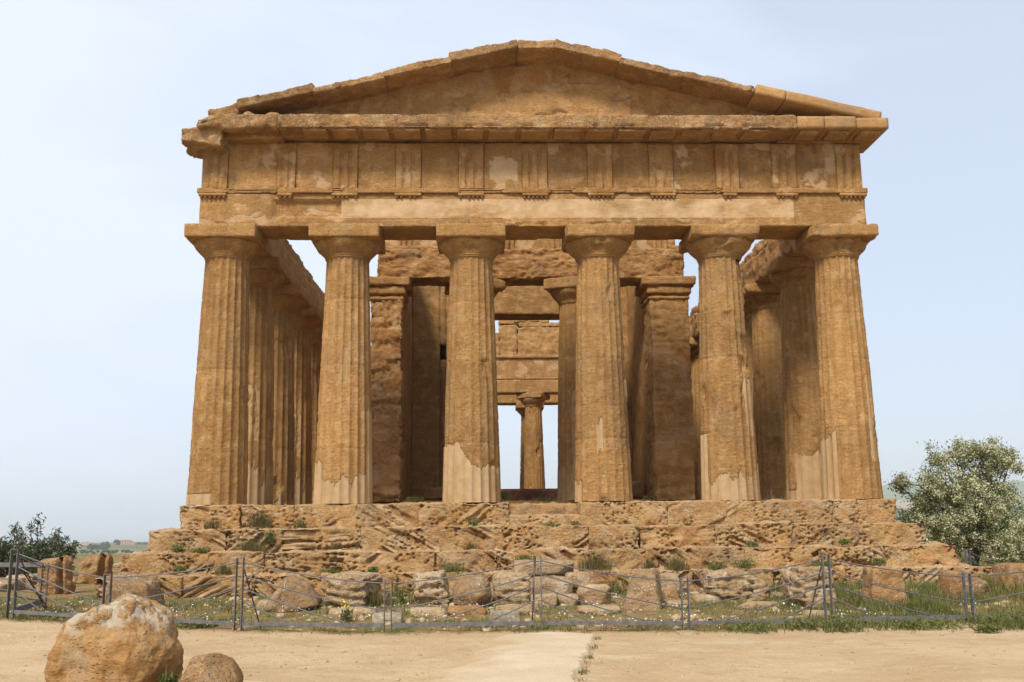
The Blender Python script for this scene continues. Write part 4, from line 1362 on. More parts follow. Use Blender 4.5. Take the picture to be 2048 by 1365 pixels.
rock('orange split rock at the right edge of the terrace', (2016, 2096, 1128, 1192), 0.8, M['rubble_orange'], seed=39, shape=taper(0.72, 0.05), r=0.1)
# small cut blocks close to the fence
rock('small grey cut block behind the low post left of centre', (744, 803, 1227, 1251), 0.3, M['rubble_grey'], seed=40, r=0.02, amp=0.35, res=0.025)
rock('small grey cut block in front of the squarish tan block', (981, 1040, 1224, 1256), 0.3, M['rubble_grey'], seed=41, r=0.02, amp=0.35, res=0.025)
rock('thin pale slab in the grass between the grey cut block and the tan blocks', (992, 1068, 1213, 1232), 0.5, M['rubble_pale'], seed=42, sink=0.05)
rock('thin slab at the foot of the layered tan block', (820, 890, 1217, 1236), 0.4, M['rubble_pale'], seed=43, sink=0.04)
rock('thin slab at the foot of the long layered pale block', (655, 752, 1218, 1230), 0.5, M['rubble_pale'], seed=44, sink=0.05)
for (a, b, c_, d_, lb) in ((1357, 1402, 1265, 1271, 'flat tan foundation slab under the low fence post right of centre'),
                           (1640, 1690, 1258, 1264, 'flat tan foundation slab under the tall right fence post'),
                           (1926, 1972, 1251, 1258, 'flat tan foundation slab under the low fence post at far right')):
    rock(lb, (a, b, c_, d_), 0.35, M['rubble_pale'], name='foundation_slab', cat='slab', seed=a % 50, sink=0.03, amp=0.4)
rock('square stone lying on the porch floor behind the third column', (846, 897, 975, 1000), 0.5, M['wall'], seed=46, y=7.5, r=0.03, amp=0.5, sink=0.0,
     attrs=lambda v: 0 * v[:, 0])
rock('dark stone lying on the porch floor right of the fourth column', (1256, 1290, 962, 996), 0.6, M['wall'], seed=47, y=7.5, r=0.06, sink=0.0,
     attrs=lambda v: 0 * v[:, 0])
rock('small flat stone on top of the inner porch architrave', (1328, 1360, 489, 497), 0.5, M['weathered'], seed=48, y=5.7, r=0.03, sink=0.02,
     attrs=lambda v: 0 * v[:, 0])

# foreground boulders
def big_shape(p, h):
    q = p.copy()
    u = (p[:, 2] / h[2] + 1) / 2
    prof_l = np.interp(u, [0, 0.25, 0.5, 0.72, 0.86, 1], [1.0, 0.95, 0.87, 0.77, 0.66, 0.52])
    prof_r = np.interp(u, [0, 0.3, 0.5, 0.72, 0.86, 1], [0.92, 1.0, 0.93, 0.84, 0.72, 0.42])
    q[:, 0] = np.where(p[:, 0] < 0, p[:, 0] * prof_l, p[:, 0] * prof_r) - h[0] * 0.03 * u ** 2
    q[:, 1] = p[:, 1] * np.interp(u, [0, 0.6, 1], [1, 0.92, 0.5]) + 0.12 * u ** 2
    return q
def big_patch(v):  # paler towards the top, edge broken up by noise
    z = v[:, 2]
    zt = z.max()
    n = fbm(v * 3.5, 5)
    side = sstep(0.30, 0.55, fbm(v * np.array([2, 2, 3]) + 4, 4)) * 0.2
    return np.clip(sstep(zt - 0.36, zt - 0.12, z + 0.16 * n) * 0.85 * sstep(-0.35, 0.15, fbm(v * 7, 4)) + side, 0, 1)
b1 = rock('large orange boulder with a pale grey crown in the left foreground', (38, 330, 1208, 1410), 1.15, M['boulder'], name='boulder', cat='boulder',
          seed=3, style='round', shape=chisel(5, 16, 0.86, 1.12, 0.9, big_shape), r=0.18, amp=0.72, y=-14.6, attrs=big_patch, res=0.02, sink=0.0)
b2 = rock('smaller brown rounded boulder leaning against the large orange one', (322, 474, 1318, 1400), 0.8, M['rubble_brown'], name='boulder', cat='boulder',
          seed=52, style='round', shape=chisel(9, 12, 0.8, 1.0, 0.9, taper(0.5, -0.16)), r=0.2, amp=0.45, y=-14.7, res=0.02, sink=0.0)

# ------------------------------------------------------------------ fence of paired steel posts, base rail and slack cables
def fence_post(p, top, parent, ang=0.0, gap=0.105, dep=0.10, pl_=0.014):
    bl = []
    for s in (-1, 1):
        bl.append(rough_block((pl_, dep, top - p[2] + 0.05), 1.0, 0.002, (s * gap / 2, 0, (top - p[2] - 0.05) / 2)))
    bl.append(rough_block((gap, 0.035, 0.014), 1.0, 0.002, (0, -dep * 0.25, top - p[2] - 0.01)))
    bl.append(rough_block((gap + 0.03, dep, 0.02), 1.0, 0.002, (0, 0, 0.012)))
    for zb in (0.25, 0.5, 0.75, 0.92):
        v, q = tube([(-gap / 2 - 0.016, 0, (top - p[2]) * zb), (gap / 2 + 0.016, 0, (top - p[2]) * zb)], 0.009, 6)
        bl.append((v, q))
    V, Q = join(bl)
    c, s = math.cos(ang), math.sin(ang)
    V = V @ np.array([[c, s, 0], [-s, c, 0], [0, 0, 1]]) + p
    return mk('post', V, Q, M['steel'], parent, smooth=False)

def cable(a, b, parent, sag=0.03):
    a, b = np.asarray(a), np.asarray(b)
    t = np.linspace(0, 1, 14)[:, None]
    p = a + (b - a) * t
    p[:, 2] -= sag * 4 * t[:, 0] * (1 - t[:, 0])
    v, q = tube(p, 0.0105, 6)
    return mk('cable', v, q, M['cable'], parent)

fence = tag(empty('fence', tuple(FP[4])), 'grey steel post and cable fence running along the front of the temple', 'fence')
fo = np.array(FP[4])
def fbar(name, a, b, sx, sz, mat, par, off):
    v, q = bar(a, b, sx, sz)
    return mk(name, v - off, q, mat, par, smooth=False)
TOPS = []
for (px, py, y, tall), p in zip(FENCE, FP):
    top = p[2] + (1.13 if tall else 0.81)
    TOPS.append(top)
    if px < 2200:
        a = 0.0
        fence_post(p - fo, top - fo[2], fence, a)
for i in range(len(FP) - 1):
    p, q = FP[i], FP[i + 1]
    d = (q - p) / np.linalg.norm(q - p)
    up = np.array([0, 0, 0.13])
    fbar('bottom_rail', p + d * 0.06 + up, q - d * 0.06 + up, 0.04, 0.055, M['steel'], fence, fo)
    ta, sa = (p, q) if FENCE[i][3] else (q, p)
    tt, st = (TOPS[i], TOPS[i + 1]) if FENCE[i][3] else (TOPS[i + 1], TOPS[i])
    e = (sa - ta) / np.linalg.norm(sa - ta)
    A = ta + e * 0.06
    B = sa - e * 0.06
    zA = lambda k: np.array([A[0], A[1], tt - k])
    zB = lambda k: np.array([B[0], B[1], st - k])
    def rail(f):
        r = ta + (sa - ta) * f
        return np.array([r[0], r[1], r[2] + 0.17])
    cable(zA(0.08) - fo, zB(0.06) - fo, fence, 0.045)
    cable(zA(0.285) - fo, zB(0.46) - fo, fence, 0.04)
    cable(zA(0.47) - fo, rail(0.72) - fo, fence, 0.03)
    cable(zA(0.67) - fo, rail(0.33) - fo, fence, 0.01)
for i, dx, dy in ((2, 0.28, 0.35), (4, -0.08, 0.4), (6, -0.22, 0.4), (0, 0.4, 0.5)):
    p = FP[i]
    v, q = tube([np.array([p[0] + 0.03 * np.sign(dx), p[1] + 0.06, TOPS[i] - (0.12 if i != 4 else 0.02)]) - fo, np.array([p[0] + dx, p[1] + dy, p[2] + 0.02]) - fo], 0.011, 6)
    mk('brace_rod', v, q, M['rusty'], fence)

# return run on the left and a run behind on the right
sp = at(85, 1214, -5.4)
left_f = tag(empty('fence', tuple(sp)), 'short side run of the cable fence turning back at the left edge', 'fence')
fence_post(sp * 0, 0.78, left_f, 0.25, 0.1, 0.12)
t0 = FP[0]
fbar('bottom_rail', t0 + np.array([0.02, 0.08, 0.14]), sp + np.array([0, -0.05, 0.1]), 0.05, 0.09, M['steel'], left_f, sp)
l2 = at(-120, 1224, -4.2)
fbar('top_rail', sp + np.array([-0.05, 0, 0.75]), np.array([l2[0], l2[1], sp[2] + 0.72]), 0.05, 0.08, M['steel'], left_f, sp)
for ka, kb in ((0.10, 0.70), (0.34, 0.45), (0.55, 0.25), (0.75, 0.12)):
    cable(np.array([t0[0], t0[1] + 0.06, TOPS[0] - ka]) - sp, np.array([0, 0, kb]), left_f, 0.02)
    cable(np.array([-0.02, 0.02, kb]), np.array([l2[0], l2[1], sp[2] + kb + 0.15]) - sp, left_f, 0.03)
v, q = tube([np.array([t0[0] + 0.05, t0[1] + 0.1, TOPS[0] - 0.3]) - sp, np.array([0.25, -0.4, 0.02])], 0.012, 6)
mk('brace_rod', v, q, M['rusty'], left_f)

ra, rb_ = at(1940, 1166, 1.5), at(2019, 1184, -2.2)
right_f = tag(empty('fence', tuple(rb_)), 'far side run of the cable fence below the flowering tree', 'fence')
fence_post(ra - rb_, at(1940, 1098, 1.5)[2] - rb_[2], right_f, 0.2)
fence_post(rb_ * 0, at(2019, 1128, -2.2)[2] - rb_[2], right_f, 0.2)
ta_, tb_ = at(1940, 1098, 1.5), at(2019, 1128, -2.2)
for ka, kb in ((0.08, 0.06), (0.27, 0.35), (0.5, 0.6)):
    cable(ta_ - np.array([0, 0, ka]) - rb_, tb_ - np.array([0, 0, kb]) - rb_, right_f, 0.05)
fbar('bottom_rail', ra + np.array([0, 0, .13]), rb_ + np.array([0, 0, .13]), 0.04, 0.08, M['steel'], right_f, rb_)

# ------------------------------------------------------------------ trees and shrubs
rng = np.random.RandomState(3)
def limb(p0, p1, r0, r1, wob=0.06, n=7):
    t = np.linspace(0, 1, n)[:, None]
    p = np.asarray(p0) + (np.asarray(p1) - np.asarray(p0)) * t
    L = np.linalg.norm(np.asarray(p1) - np.asarray(p0))
    w_ = rng.normal(size=(n, 3)) * wob * L
    w_[0] = w_[-1] = 0
    return tube(p + w_ * 0.5, r0 + (r1 - r0) * t[:, 0], 6)

TY = 5.0
tb = at(1945, 1150, TY)
tb[2] = float(ground_z(tb[0], tb[1]))
tree = tag(empty('flowering_tree', tuple(tb)), 'bushy tree covered in cream blossom beside the right end of the temple', 'tree')
# silhouette lobes: px, py, radius px, depth offset
LOBES = [(1925, 1010, 78, 0), (1880, 1030, 72, -0.4), (1975, 1020, 85, 0.3), (1900, 960, 55, 0), (1960, 935, 52, 0.2), (2000, 960, 50, 0.2),
         (1850, 985, 36, -0.2), (1838, 1020, 38, 0), (1860, 1060, 55, -0.3), (1950, 1080, 80, -0.3), (2030, 1040, 75, 0.1), (2070, 1090, 80, 0),
         (1890, 1090, 55, -0.2), (1990, 908, 26, 0.1), (1968, 903, 16, 0), (1875, 915, 26, 0), (2020, 925, 26, 0.2), (1815, 968, 20, 0), (2030, 903, 14, 0.2),
         (1822, 1045, 26, 0.1), (1840, 1075, 30, 0), (2010, 1110, 60, -0.5), (1915, 905, 18, 0), (1800, 972, 9, 0), (1945, 905, 14, 0)]
wl, ends = [], []
sc_ = (at(1925, 1000, TY)[0] - at(1924, 1000, TY)[0])
clumps = []
for px, py, rp, dy in LOBES:
    c = at(px, py, TY) + np.array([0, dy, 0])
    r_ = rp * sc_
    n = int(7 + 15 * (rp / 40) ** 2)
    d = rng.normal(size=(n, 3))
    d /= np.linalg.norm(d, axis=1)[:, None]
    rad = r_ * rng.uniform(0.25, 1.05, n) ** 0.6
    clumps.append(c + d * rad[:, None] * np.array([1, 0.9, 1]))
    ends.append((c, r_))
clumps = np.concatenate(clumps)
keep = fbm(clumps * 1.7 + 3, 2) > -0.26
clumps = clumps[keep]
def spread(cl, n, s):
    return np.repeat(cl, n, 0) + rng.normal(size=(len(cl) * n, 3)) * s
lv = spread(clumps, 50, 0.12)
lv = lv[(lv[:, 2] > tb[2] + 0.25)]
V, Q = leaves(lv, 0.085, 0.038, rng)
crown = mk('crown', V - tb, Q, M['leaf'], tree, smooth=False)
bl_c = clumps[rng.rand(len(clumps)) < 0.95]
bs = spread(bl_c + rng.normal(size=bl_c.shape) * 0.05 + np.array([0, -.04, .04]), 62, 0.075)
bs = bs[bs[:, 2] > tb[2] + 0.4]
V, Q = leaves(bs, 0.058, 0.050, rng)
mk('blossom', V - tb, Q, M['blossom'], tree, smooth=False)
wood = [limb(tb * 0 + np.array([0, 0, -0.1]), np.array([0.05, 0, 1.1]), 0.13, 0.09, 0.03)]
wood.append(limb((0.12, 0.1, -0.1), (0.5, 0.2, 1.3), 0.09, 0.06, 0.03))
for c, r_ in ends:
    st = np.array([0.05, 0, 0.7]) if rng.rand() < .6 else np.array([0.4, 0.2, 1.0])
    wood.append(limb(st + rng.normal(size=3) * 0.05, c - tb, 0.05, 0.012, 0.06))
    for k in range(3):
        dv = rng.normal(size=3)
        dv /= np.linalg.norm(dv)
        wood.append(limb(c - tb, c - tb + dv * r_, 0.014, 0.005, 0.08, 5))
V, Q = join(wood)
mk('trunk', V, Q, M['bark'], tree)

def shrub(label, px, py, y, spots, nleaf, leafl, seed, mats, stems=True):
    rg = np.random.RandomState(seed)
    b = at(px, py, y)
    b[2] = float(ground_z(b[0], b[1]))
    root = tag(empty('shrub', tuple(b)), label, 'shrub')
    L1, L2, W = [], [], []
    k = at(px + 1, py, y)[0] - b[0]
    for sx_, sy_, rp in spots:
        c = at(sx_, sy_, y) + np.array([0, rg.uniform(-.4, .4), 0])
        n = int(nleaf * (rp / 14) ** 2)
        d = rg.normal(size=(n, 3)) * rp * k * 0.55
        L1.append(c + d)
        L2.append(c + rg.normal(size=(max(2, n // 6), 3)) * rp * k * 0.5 + np.array([0, 0, rp * k * 0.35]))
        if stems:
            base = np.array([(c[0] - b[0]) * 0.55 + rg.uniform(-.15, .15), rg.uniform(-.2, .2), 0.0])
            W.append(limb(base, c - b, 0.022, 0.009, 0.03, 5))
    V, Q = leaves(np.concatenate(L1), leafl, leafl * 0.24, rg, up=0.8)
    mk('foliage', V - b, Q, mats[0], root, smooth=False)
    V, Q = leaves(np.concatenate(L2), leafl * 0.7, leafl * 0.22, rg, up=1.2)
    mk('young_foliage', V - b, Q, mats[1], root, smooth=False)
    if W:
        V, Q = join(W)
        mk('stem', V, Q, M['bark'], root)
    return root
rg = np.random.RandomState(8)
sp_ = [(15, 1062, 9), (32, 1058, 10), (68, 1042, 10), (62, 1055, 10), (82, 1064, 9), (110, 1065, 9), (104, 1078, 11), (118, 1076, 9), (50, 1072, 12),
       (20, 1075, 10), (134, 1082, 8), (3, 1085, 10)]
for x in np.arange(-40, 146, 11):
    for yv in (1092, 1104, 1116, 1128, 1138):
        sp_.append((x + rg.uniform(-6, 6), yv + rg.uniform(-6, 6), rg.uniform(9, 14)))
shrub('dark oleander-like shrub with reddish shoot tips at the left edge', 60, 1140, 8.5, sp_, 80, 0.17, 4, (M['oleander'], M['oleander_tip']))
shrub('small dark shrub behind the farther orange grooved block', 216, 1136, 10.5, [(214, 1118, 7), (220, 1112, 6), (212, 1128, 8), (222, 1126, 7), (217, 1106, 4)], 60,
      0.12, 5, (M['oleander'], M['oleander_tip']))

# weeds that can be told apart: one clump each
def weed(label, px, py, w_, h_, n, mat, y=None, z=None, seed=0, leafy=False, name='weed_clump', cat='weed', group=None):
    rg = np.random.RandomState(seed + 500)
    b = on_ground(px, py) if y is None else at(px, py, y)
    if leafy:
        gz_ = np.clip(rg.normal(size=(n, 3)), -1.5, 1.5)
        c = np.stack([gz_[:, 0] * w_ * 0.32, gz_[:, 1] * w_ * 0.26, np.abs(gz_[:, 2]) * h_ * 0.42 + 0.02], 1)
        V, Q = leaves(c, 0.07, 0.032, rg, up=0.4)
        V2, F2 = blades(np.stack([rg.normal(0, w_ * .3, n // 4), rg.normal(0, w_ * .22, n // 4), np.zeros(n // 4)], 1), h_, 0.012, rg, 0.8)
        o = mk(name, np.concatenate([V, V2]), [Q, F2[0] + len(V), F2[1] + len(V)], mat, smooth=False)
    else:
        base = np.stack([np.clip(rg.normal(0, w_ * 0.28, n), -w_ * .45, w_ * .45), rg.normal(0, w_ * 0.12, n), np.full(n, -0.03)], 1)
        hh_ = h_ * np.clip(1.1 - np.abs(base[:, 0]) / w_, 0.25, 1)
        V, F = blades(base, hh_, 0.011, rg, 0.75)
        o = mk(name, V, F, mat, smooth=False)
    o.location = b
    tag(o, label, cat, group)
    return o
SW = [  # px, py, y, width, height, mat, label
    (520, 1052, -1.05, 0.55, 0.36, 'weed_olive', 'tuft sprouting below the first joint of the top step, left of the second column'),
    (600, 1055, -1.05, 0.3, 0.2, 'weed_olive', 'small tuft at the foot of the top step under the second column'),
    (425, 1055, -1.05, 0.4, 0.2, 'weed_olive', 'dry tuft on the second step below the left corner column'),
    (540, 1090, -1.33, 0.2, 0.34, 'weed', 'green tuft growing in an upright joint of the second step'),
    (500, 1106, -1.55, 0.75, 0.3, 'weed_olive', 'wide olive tuft on the third step, above the tall left fence post'),
    (355, 1106, -1.55, 0.28, 0.2, 'weed', 'green tuft on the third step near its left end'),
    (400, 1108, -1.55, 0.4, 0.12, 'weed', 'low green mat on the third step near its left end'),
    (672, 1105, -1.55, 0.25, 0.25, 'weed_olive', 'upright tuft on the third step left of centre'),
    (360, 1147, -2.05, 0.28, 0.2, 'weed', 'green tuft on the lowest step near its left end'),
    (447, 1147, -2.05, 0.35, 0.25, 'weed_olive', 'olive tuft on the lowest step just left of the tall left fence post'),
    (745, 1147, -2.05, 0.2, 0.16, 'weed', 'bright green tuft on the lowest step above the low left post'),
    (665, 1148, -2.05, 0.3, 0.12, 'weed', 'low green tuft on the lowest step above the layered block'),
    (905, 1148, -2.05, 0.5, 0.28, 'weed', 'leafy tuft on the lowest step above the round boulder'),
    (946, 1057, -1.05, 0.22, 0.3, 'weed', 'green tuft below the third column on the second step'),
    (1150, 1058, -1.05, 0.18, 0.2, 'weed', 'green tuft at the left foot of the raised block under the fourth column'),
    (1100, 1056, -1.05, 0.45, 0.10, 'weed', 'low weeds on the second step in the worn central gap'),
    (940, 1098, -1.55, 0.3, 0.16, 'weed_olive', 'small olive tuft on the third step below the third column'),
    (1050, 1125, -2.3, 0.4, 0.16, 'weed', 'weeds with yellow heads behind the long flat reddish block'),
    (1190, 1142, -2.1, 0.75, 0.4, 'weed_olive', 'tall dry tuft on the lowest step right of the middle fence post'),
    (1298, 1143, -2.1, 0.3, 0.32, 'weed_olive', 'upright olive tuft on the lowest step above the trapezoid boulder'),
    (1352, 1143, -2.1, 0.55, 0.36, 'weed_olive', 'wide olive tuft on the lowest step right of the trapezoid boulder'),
    (1435, 1140, -2.1, 0.35, 0.2, 'weed', 'leafy green tuft on the lowest step above the sloping rock'),
    (1490, 1138, -2.1, 0.4, 0.22, 'weed', 'green tuft on the lowest step right of the leafy one'),
    (1645, 1135, -2.1, 0.45, 0.14, 'weed', 'low green patch on the lowest step behind the tall right post'),
    (1760, 1130, -2.1, 0.3, 0.16, 'weed', 'round green tuft on the lowest step near its right end'),
    (1505, 1095, -1.55, 0.25, 0.14, 'weed', 'green tuft on the third step below the fifth column'),
    (1690, 1090, -1.55, 0.2, 0.14, 'weed', 'green tuft on the third step below the right corner column'),
    (1375, 1054, -1.05, 0.14, 0.08, 'weed', 'tiny green sprout on the second step right of the fourth column'),
    (1010, 1000, 2.0, 0.25, 0.25, 'weed', 'green weed at the inner foot of the third column'),
    (1085, 1003, 4.6, 0.6, 0.10, 'weed', 'low green growth in front of the dark doorway sill'),
    (830, 1004, 4.6, 0.5, 0.16, 'weed', 'green growth on the dark porch floor left of the third column'),
    (1300, 1000, 4.6, 0.35, 0.12, 'weed', 'green growth at the foot of the right inner pier')]
for i, (px, py, y, w_, h_, mt, lb) in enumerate(SW):
    weed(lb, px, py, w_, h_ * 1.05, int(150 * w_ / 0.4) + 30, M[mt], y=y, seed=i, leafy=(mt == 'weed'))
GW = [
    (745, 1215, 0.7, 0.42, 'weed_olive', 'tall dark grass between the long layered block and the cavity-riddled block'),
    (800, 1212, 0.5, 0.5, 'weed', 'upright green tuft left of the cavity-riddled tan block'),
    (1330, 1160, 0.7, 0.5, 'weed_olive', 'olive weeds under the lowest step right of the trapezoid boulder'),
    (1225, 1190, 0.5, 0.4, 'weed', 'green weeds right of the block with the arched foot'),
    (1400, 1168, 0.6, 0.5, 'weed_olive', 'olive weeds left of the sloping rock'),
    (1555, 1168, 0.35, 0.5, 'weed', 'narrow green weed growing up between two blocks of the lowest step'),
    (640, 1165, 0.6, 0.4, 'weed_olive', 'olive weeds right of the conical lichen boulder'),
    (985, 1190, 0.25, 0.4, 'weed', 'green blades between the round boulder and the squarish tan block'),
    (430, 1190, 0.8, 0.25, 'weed', 'green weeds at the lowest step left of the tall left post'),
    (1500, 1264, 0.7, 0.17, 'weed', 'leafy weed hiding the base rail right of the low post'),
    (1612, 1260, 0.6, 0.22, 'weed', 'bushy weed just left of the tall right fence post'),
    (1683, 1264, 0.55, 0.32, 'weed', 'tall bushy weed at the foot of the tall right fence post'),
    (1800, 1258, 0.9, 0.16, 'weed', 'broad weed patch over the base rail right of the tall post'),
    (1860, 1258, 0.8, 0.16, 'weed', 'weed patch over the base rail left of the low right post'),
    (1990, 1255, 1.0, 0.24, 'weed', 'green bushy weeds right of the low right post'),
    (2050, 1258, 0.8, 0.35, 'weed', 'green bushy weeds at the right edge below the fence'),
    (1975, 1265, 0.35, 0.10, 'weed', 'small flat weed on the sand right of the low right post'),
    (336, 1384, 0.16, 0.2, 'weed', 'bright green weed between the two foreground boulders'),
    (100, 1236, 0.7, 0.14, 'weed', 'weeds with white flowers under the rail at the left corner post'),
    (400, 1258, 0.5, 0.14, 'weed', 'low weed in front of the rail right of the big boulder'),
    (693, 1246, 0.18, 0.28, 'weed', 'yellow-flowered plant by the rail right of the tall left post')]
for i, (px, py, w_, h_, mt, lb) in enumerate(GW):
    weed(lb, px, py, w_, h_, int(190 * w_ / 0.5) + 50, M[mt], seed=100 + i, leafy=(mt == 'weed'), y=-14.4 if 'foreground' in lb else None)
# yellow flowers on their own plant
pb = on_ground(693, 1246)
fl = pb + np.stack([rng.normal(0, 0.06, 40), rng.normal(-0.06, 0.04, 40), 0.24 + rng.uniform(0, 0.14, 40)], 1)
V, Q = leaves(fl, 0.03, 0.028, rng)
kind(mk('yellow_flowers', V, Q, M['yellow_flower'], smooth=False), 'stuff')

# path-side weeds along the crumbling right edge of the path
tt = rng.uniform(0, 1, 26)
ed = np.array([atz(1196 + (1158 - 1196) * a, 1272 + (1365 - 1272) * a, -2.1) for a in tt ** 1.5])
ed = np.repeat(ed, 10, 0) + rng.normal(size=(26 * 10, 3)) * np.array([0.035, 0.04, 0])
ed[:, 2] = ground_z(ed[:, 0], ed[:, 1])
V, F = blades(ed, 0.035, 0.009, rng, 1.2)
kind(mk('path_edge_weeds', V, F, M['weed_olive'], smooth=False), 'stuff')

# ------------------------------------------------------------------ turf, flowers, pebbles
def scatter(n, x0, x1, y0, y1):
    p = np.stack([rng.uniform(x0, x1, n), rng.uniform(y0, y1, n), np.zeros(n)], 1)
    return p
p = scatter(260000, -13, 12, -9.4, -1.9)
fy = np.interp(p[:, 0], _fx, _fy)
d_ = p[:, 1] - fy + 0.16
dens = sstep(-0.15, 0.12, d_ + 0.12 * fbm(p * 1.7, 2)) * np.clip(0.40 + 0.75 * fbm(p * 0.9 + 7, 4), 0.04, 1)
lush = sstep(2.6, 6.2, p[:, 0])
dens = np.clip(dens * (1 + 1.3 * lush) * 0.5, 0, 1)
p = p[rng.rand(len(p)) < dens]
lush = sstep(2.6, 6.5, p[:, 0])
p[:, 2] = ground_z(p[:, 0], p[:, 1])
V, F = blades(p, 0.07 + 0.06 * np.clip(fbm(p * 1.1 + 2, 3), -0.5, 1) + 0.15 * lush * np.clip(0.5 + fbm(p * 1.4, 3), 0, 1) * sstep(0.3, 1.8, p[:, 1] - np.interp(p[:, 0], _fx, _fy)), 0.011, rng, 1.1)
kind(mk('turf_grass', V, F, M['grass'], smooth=False), 'stuff')
pg = p[(rng.rand(len(p)) < 0.22 + 0.4 * sstep(2.6, 6.5, p[:, 0])) & (fbm(p * 0.8 + 30, 3) > -0.1)]
V, F = blades(pg, 0.07 + 0.08 * sstep(1.5, 3.0, pg[:, 1] - np.interp(pg[:, 0], _fx, _fy)) + 0.14 * sstep(2.6, 6.5, pg[:, 0]) * sstep(0.2, 1.8, pg[:, 1] - np.interp(pg[:, 0], _fx, _fy)), 0.013, rng, 0.9)
kind(mk('green_grass', V, F, M['weed'], smooth=False), 'stuff')
p = scatter(6000, -12, 8, -9.1, -3.5)
fy = np.interp(p[:, 0], _fx, _fy)
p = p[(fbm(p * 0.8 + 60, 3) > 0.10) & (p[:, 1] > fy - 0.1)][:1000]
p[:, 2] = ground_z(p[:, 0], p[:, 1]) + rng.uniform(0.05, 0.14, len(p))
V, Q = leaves(p, 0.03, 0.028, rng, up=0.1)
kind(mk('white_flowers', V, Q, M['white_flower'], smooth=False), 'stuff')

def pebbles(name, p, smin, smax):
    n = len(p)
    v0, q0 = boxgrid((1, 1, 1), 0.5)
    v0 = v0 / np.linalg.norm(v0, axis=1)[:, None] * 0.5
    s = (smin + (smax - smin) * rng.rand(n) ** 4)[:, None, None]
    sc3 = rng.uniform(0.6, 1.4, (n, 1, 3)) * np.array([1, 1, 0.6])
    jit = 1 + 0.25 * rng.normal(size=(n, len(v0), 1))
    V = (v0[None] * jit * sc3 * s + p[:, None]).reshape(-1, 3)
    Q = (q0[None] + (np.arange(n) * len(v0))[:, None, None]).reshape(-1, 4)
    return kind(mk(name, V, Q, M['pebble'], smooth=True), 'stuff')
p = scatter(16000, -12, 10, -15.5, -8.2)
fy = np.interp(p[:, 0], _fx, _fy)
p = p[(p[:, 1] < fy + 0.2) & (rng.rand(len(p)) < 0.35 + 0.65 * sstep(-0.9, 0, p[:, 1] - fy))]
p[:, 2] = ground_z(p[:, 0], p[:, 1]) + 0.018 * fbm(p * np.array([1, 1, 0]) * 0.9, 3)
pebbles('sand_pebbles', p[:int(len(p) * 0.6)], 0.008, 0.055)
p = scatter(1500, -12, 10, -8.7, -2.4)
fy = np.interp(p[:, 0], _fx, _fy)
p = p[(p[:, 1] > fy)]
p[:, 2] = ground_z(p[:, 0], p[:, 1]) + 0.02
pebbles('turf_stones', p, 0.03, 0.19)

# ------------------------------------------------------------------ far houses
M['house_a'] = simple('pale_render', (0.50, 0.40, 0.30), (0.56, 0.46, 0.35), 0.2)
M['house_b'] = simple('pink_render', (0.48, 0.33, 0.25), (0.55, 0.39, 0.30), 0.2)
M['tile'] = simple('clay_tile', (0.33, 0.16, 0.09), (0.40, 0.21, 0.12), 0.3)
M['pane'] = simple('dark_window', (0.05, 0.05, 0.05), (0.08, 0.08, 0.08), 0.5, 0.3)
def house(label, px0, px1, pyt, pyb, dist, mat, roof=True, nwin=3, floors=2, dep=10, group=None):
    d0 = _ray((px0 + px1) / 2, pyb)
    d0 = d0 / np.linalg.norm(d0[:2])
    b = CAM + d0 * dist
    wd = (px1 - px0) / F_PX * dist
    ht = (pyb - pyt) / F_PX * dist
    h = tag(empty('house', tuple(b)), label, 'house', group)
    wh = ht * (0.78 if roof else 1.0)
    v, q = boxgrid((wd, dep, wh + 8), 100)
    mk('wall', v + np.array([0, dep / 2, wh / 2 - 4]), q, mat, h, smooth=False)
    if roof:
        e = 0.5
        V = np.array([(-wd / 2 - e, -e, wh), (wd / 2 + e, -e, wh), (wd / 2 + e, dep + e, wh), (-wd / 2 - e, dep + e, wh),
                      (-wd / 2 + dep * 0.3, dep / 2, ht), (wd / 2 - dep * 0.3, dep / 2, ht)])
        mk('roof', V, [np.array([[0, 1, 5, 4], [2, 3, 4, 5], [3, 2, 1, 0]]), np.array([[1, 2, 5], [3, 0, 4]])], M['tile'], h, smooth=False)
    for f in range(floors):
        for k in range(nwin):
            x = -wd / 2 + (k + 0.5) * wd / nwin
            z = wh * (f + 0.45) / floors
            v, q = boxgrid((wd / nwin * 0.3, 0.2, wh / floors * 0.45), 100)
            mk('window', v + np.array([x, -0.05, z]), q, M['pane'], h, smooth=False)
    rz_ = math.atan2(-d0[0], d0[1])
    h.rotation_euler = (0, 0, rz_)
    return h
DL = 1560
house('long pale mansion with a low tiled roof alone on the far left ridge', 239, 262, 1081, 1089, DL, M['house_b'], nwin=5)
house('small wing standing at the right end of the far mansion', 262, 268, 1084, 1089, DL - 10, M['house_b'], nwin=2, floors=1)
house('long orange-tinted house in the hamlet left of the far mansion', 147, 162, 1088, 1094, DL - 60, M['house_b'])
house('pale house at the right end of the far left hamlet', 176, 190, 1086, 1092, DL, M['house_a'])
house('bright cream house in the middle of the far left hamlet', 163, 176, 1085, 1093, DL - 30, M['house_a'], roof=False)
house('low house below the cream one on the far left slope', 148, 160, 1095, 1101, DL - 200, M['house_b'], nwin=2, floors=1)
house('isolated low white house right of the far mansion', 280, 290, 1087, 1090, DL, M['house_a'], roof=False, nwin=2, floors=1)
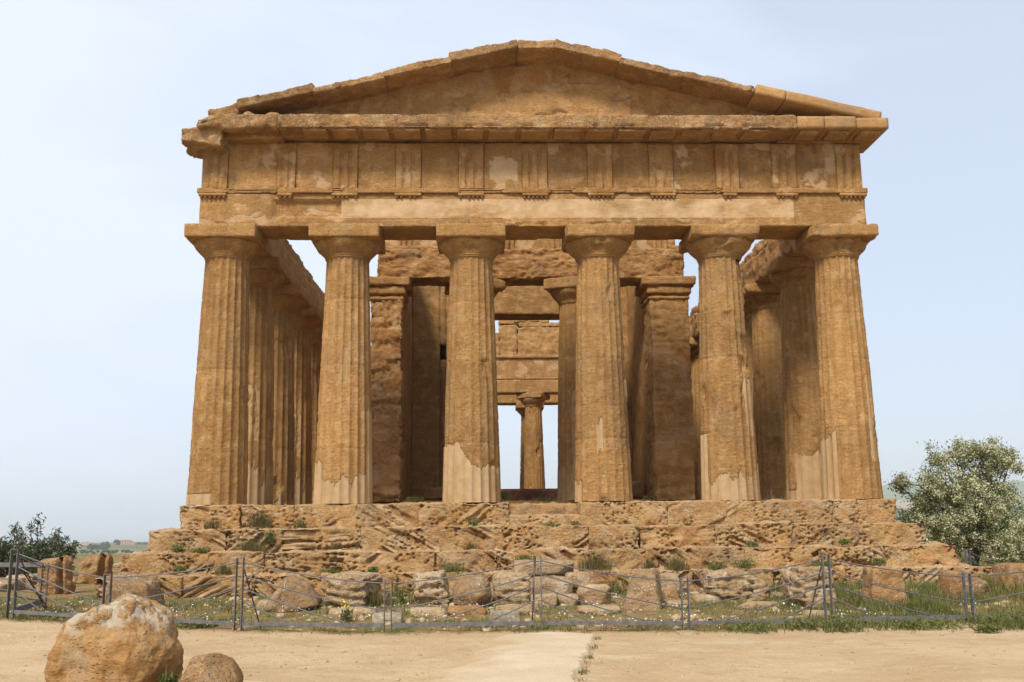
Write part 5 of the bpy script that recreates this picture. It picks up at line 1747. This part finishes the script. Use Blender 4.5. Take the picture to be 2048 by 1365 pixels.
# the town at the foot of the right-hand hill: look-alike blocks
DR = 2650
gl = 'pale block of the distant hill town right of the temple'
for i, (a, b, c_, d_) in enumerate([(1790, 1795, 1004, 1012), (1796, 1801, 1001, 1011), (1802, 1806, 1005, 1013), (1807, 1813, 1003, 1012), (1814, 1819, 1006, 1013),
                                   (1792, 1799, 1012, 1018), (1800, 1808, 1013, 1020), (1809, 1817, 1014, 1020), (1818, 1826, 1011, 1018), (1788, 1792, 1008, 1015),
                                   (1827, 1834, 1012, 1019), (1820, 1825, 1003, 1010)]):
    house(gl, a, b, c_, d_, DR - (200 if i > 4 else 0) - i * 6, (M['house_a'], M['house_b'])[i % 2], roof=False, nwin=3, floors=3, dep=12, group='blocks of the distant hill town')

# far trees and hedges on the left slope: one mass
cl = []
for px0, px1, pyt, pyb, dist, n in ((172, 218, 1091, 1101, 1350, 60), (150, 156, 1083, 1090, 1560, 8), (230, 238, 1081, 1090, 1550, 10), (205, 216, 1086, 1092, 1540, 10),
                                  (150, 300, 1112, 1124, 520, 90), (225, 300, 1118, 1128, 420, 60), (1790, 1840, 1022, 1030, 2200, 30), (1790, 1850, 1044, 1056, 900, 40),
                                  (268, 300, 1088, 1091, 1550, 20), (1795, 1806, 1020, 1025, 2100, 14), (160, 300, 1102, 1106, 1000, 30)):
    for k in range(n):
        d0 = _ray(rng.uniform(px0, px1), rng.uniform(pyt, pyb))
        d0 = d0 / np.linalg.norm(d0[:2])
        dd_ = dist * rng.uniform(0.97, 1.03)
        cl.append((CAM + d0 * dd_, 3.2 * dd_ / F_PX))
vv = []
for c, s in cl:
    m = 70
    d = rng.normal(size=(m, 3))
    d /= np.linalg.norm(d, axis=1)[:, None]
    pts = c + d * s * np.array([1.1, 1.1, 0.8]) * rng.uniform(0.5, 1.0, (m, 1))
    vv.append(leaves(pts, s * 0.7, s * 0.6, rng)[0])
V = np.concatenate(vv)
kind(mk('far_trees', V, np.arange(len(V)).reshape(-1, 4), M['hedge'], smooth=False), 'stuff')

# ------------------------------------------------------------------ haze over the coast
t = bpy.data.materials.new('haze')
t.use_nodes = True
nt = t.node_tree
for n in list(nt.nodes):
    nt.nodes.remove(n)
out = nt.nodes.new('ShaderNodeOutputMaterial')
vol = nt.nodes.new('ShaderNodeVolumePrincipled')
vol.inputs['Color'].default_value = (0.93, 0.95, 1.0, 1)
vol.inputs['Density'].default_value = HAZE
vol.inputs['Anisotropy'].default_value = 0.2
nt.links.new(vol.outputs[0], out.inputs['Volume'])
v, q = boxgrid((2 * S + 200, 2 * S + 200, 320), 1e9)
kind(mk('haze', v + np.array([0, 0, -113.5 + 160]), q, t, smooth=False), 'stuff')
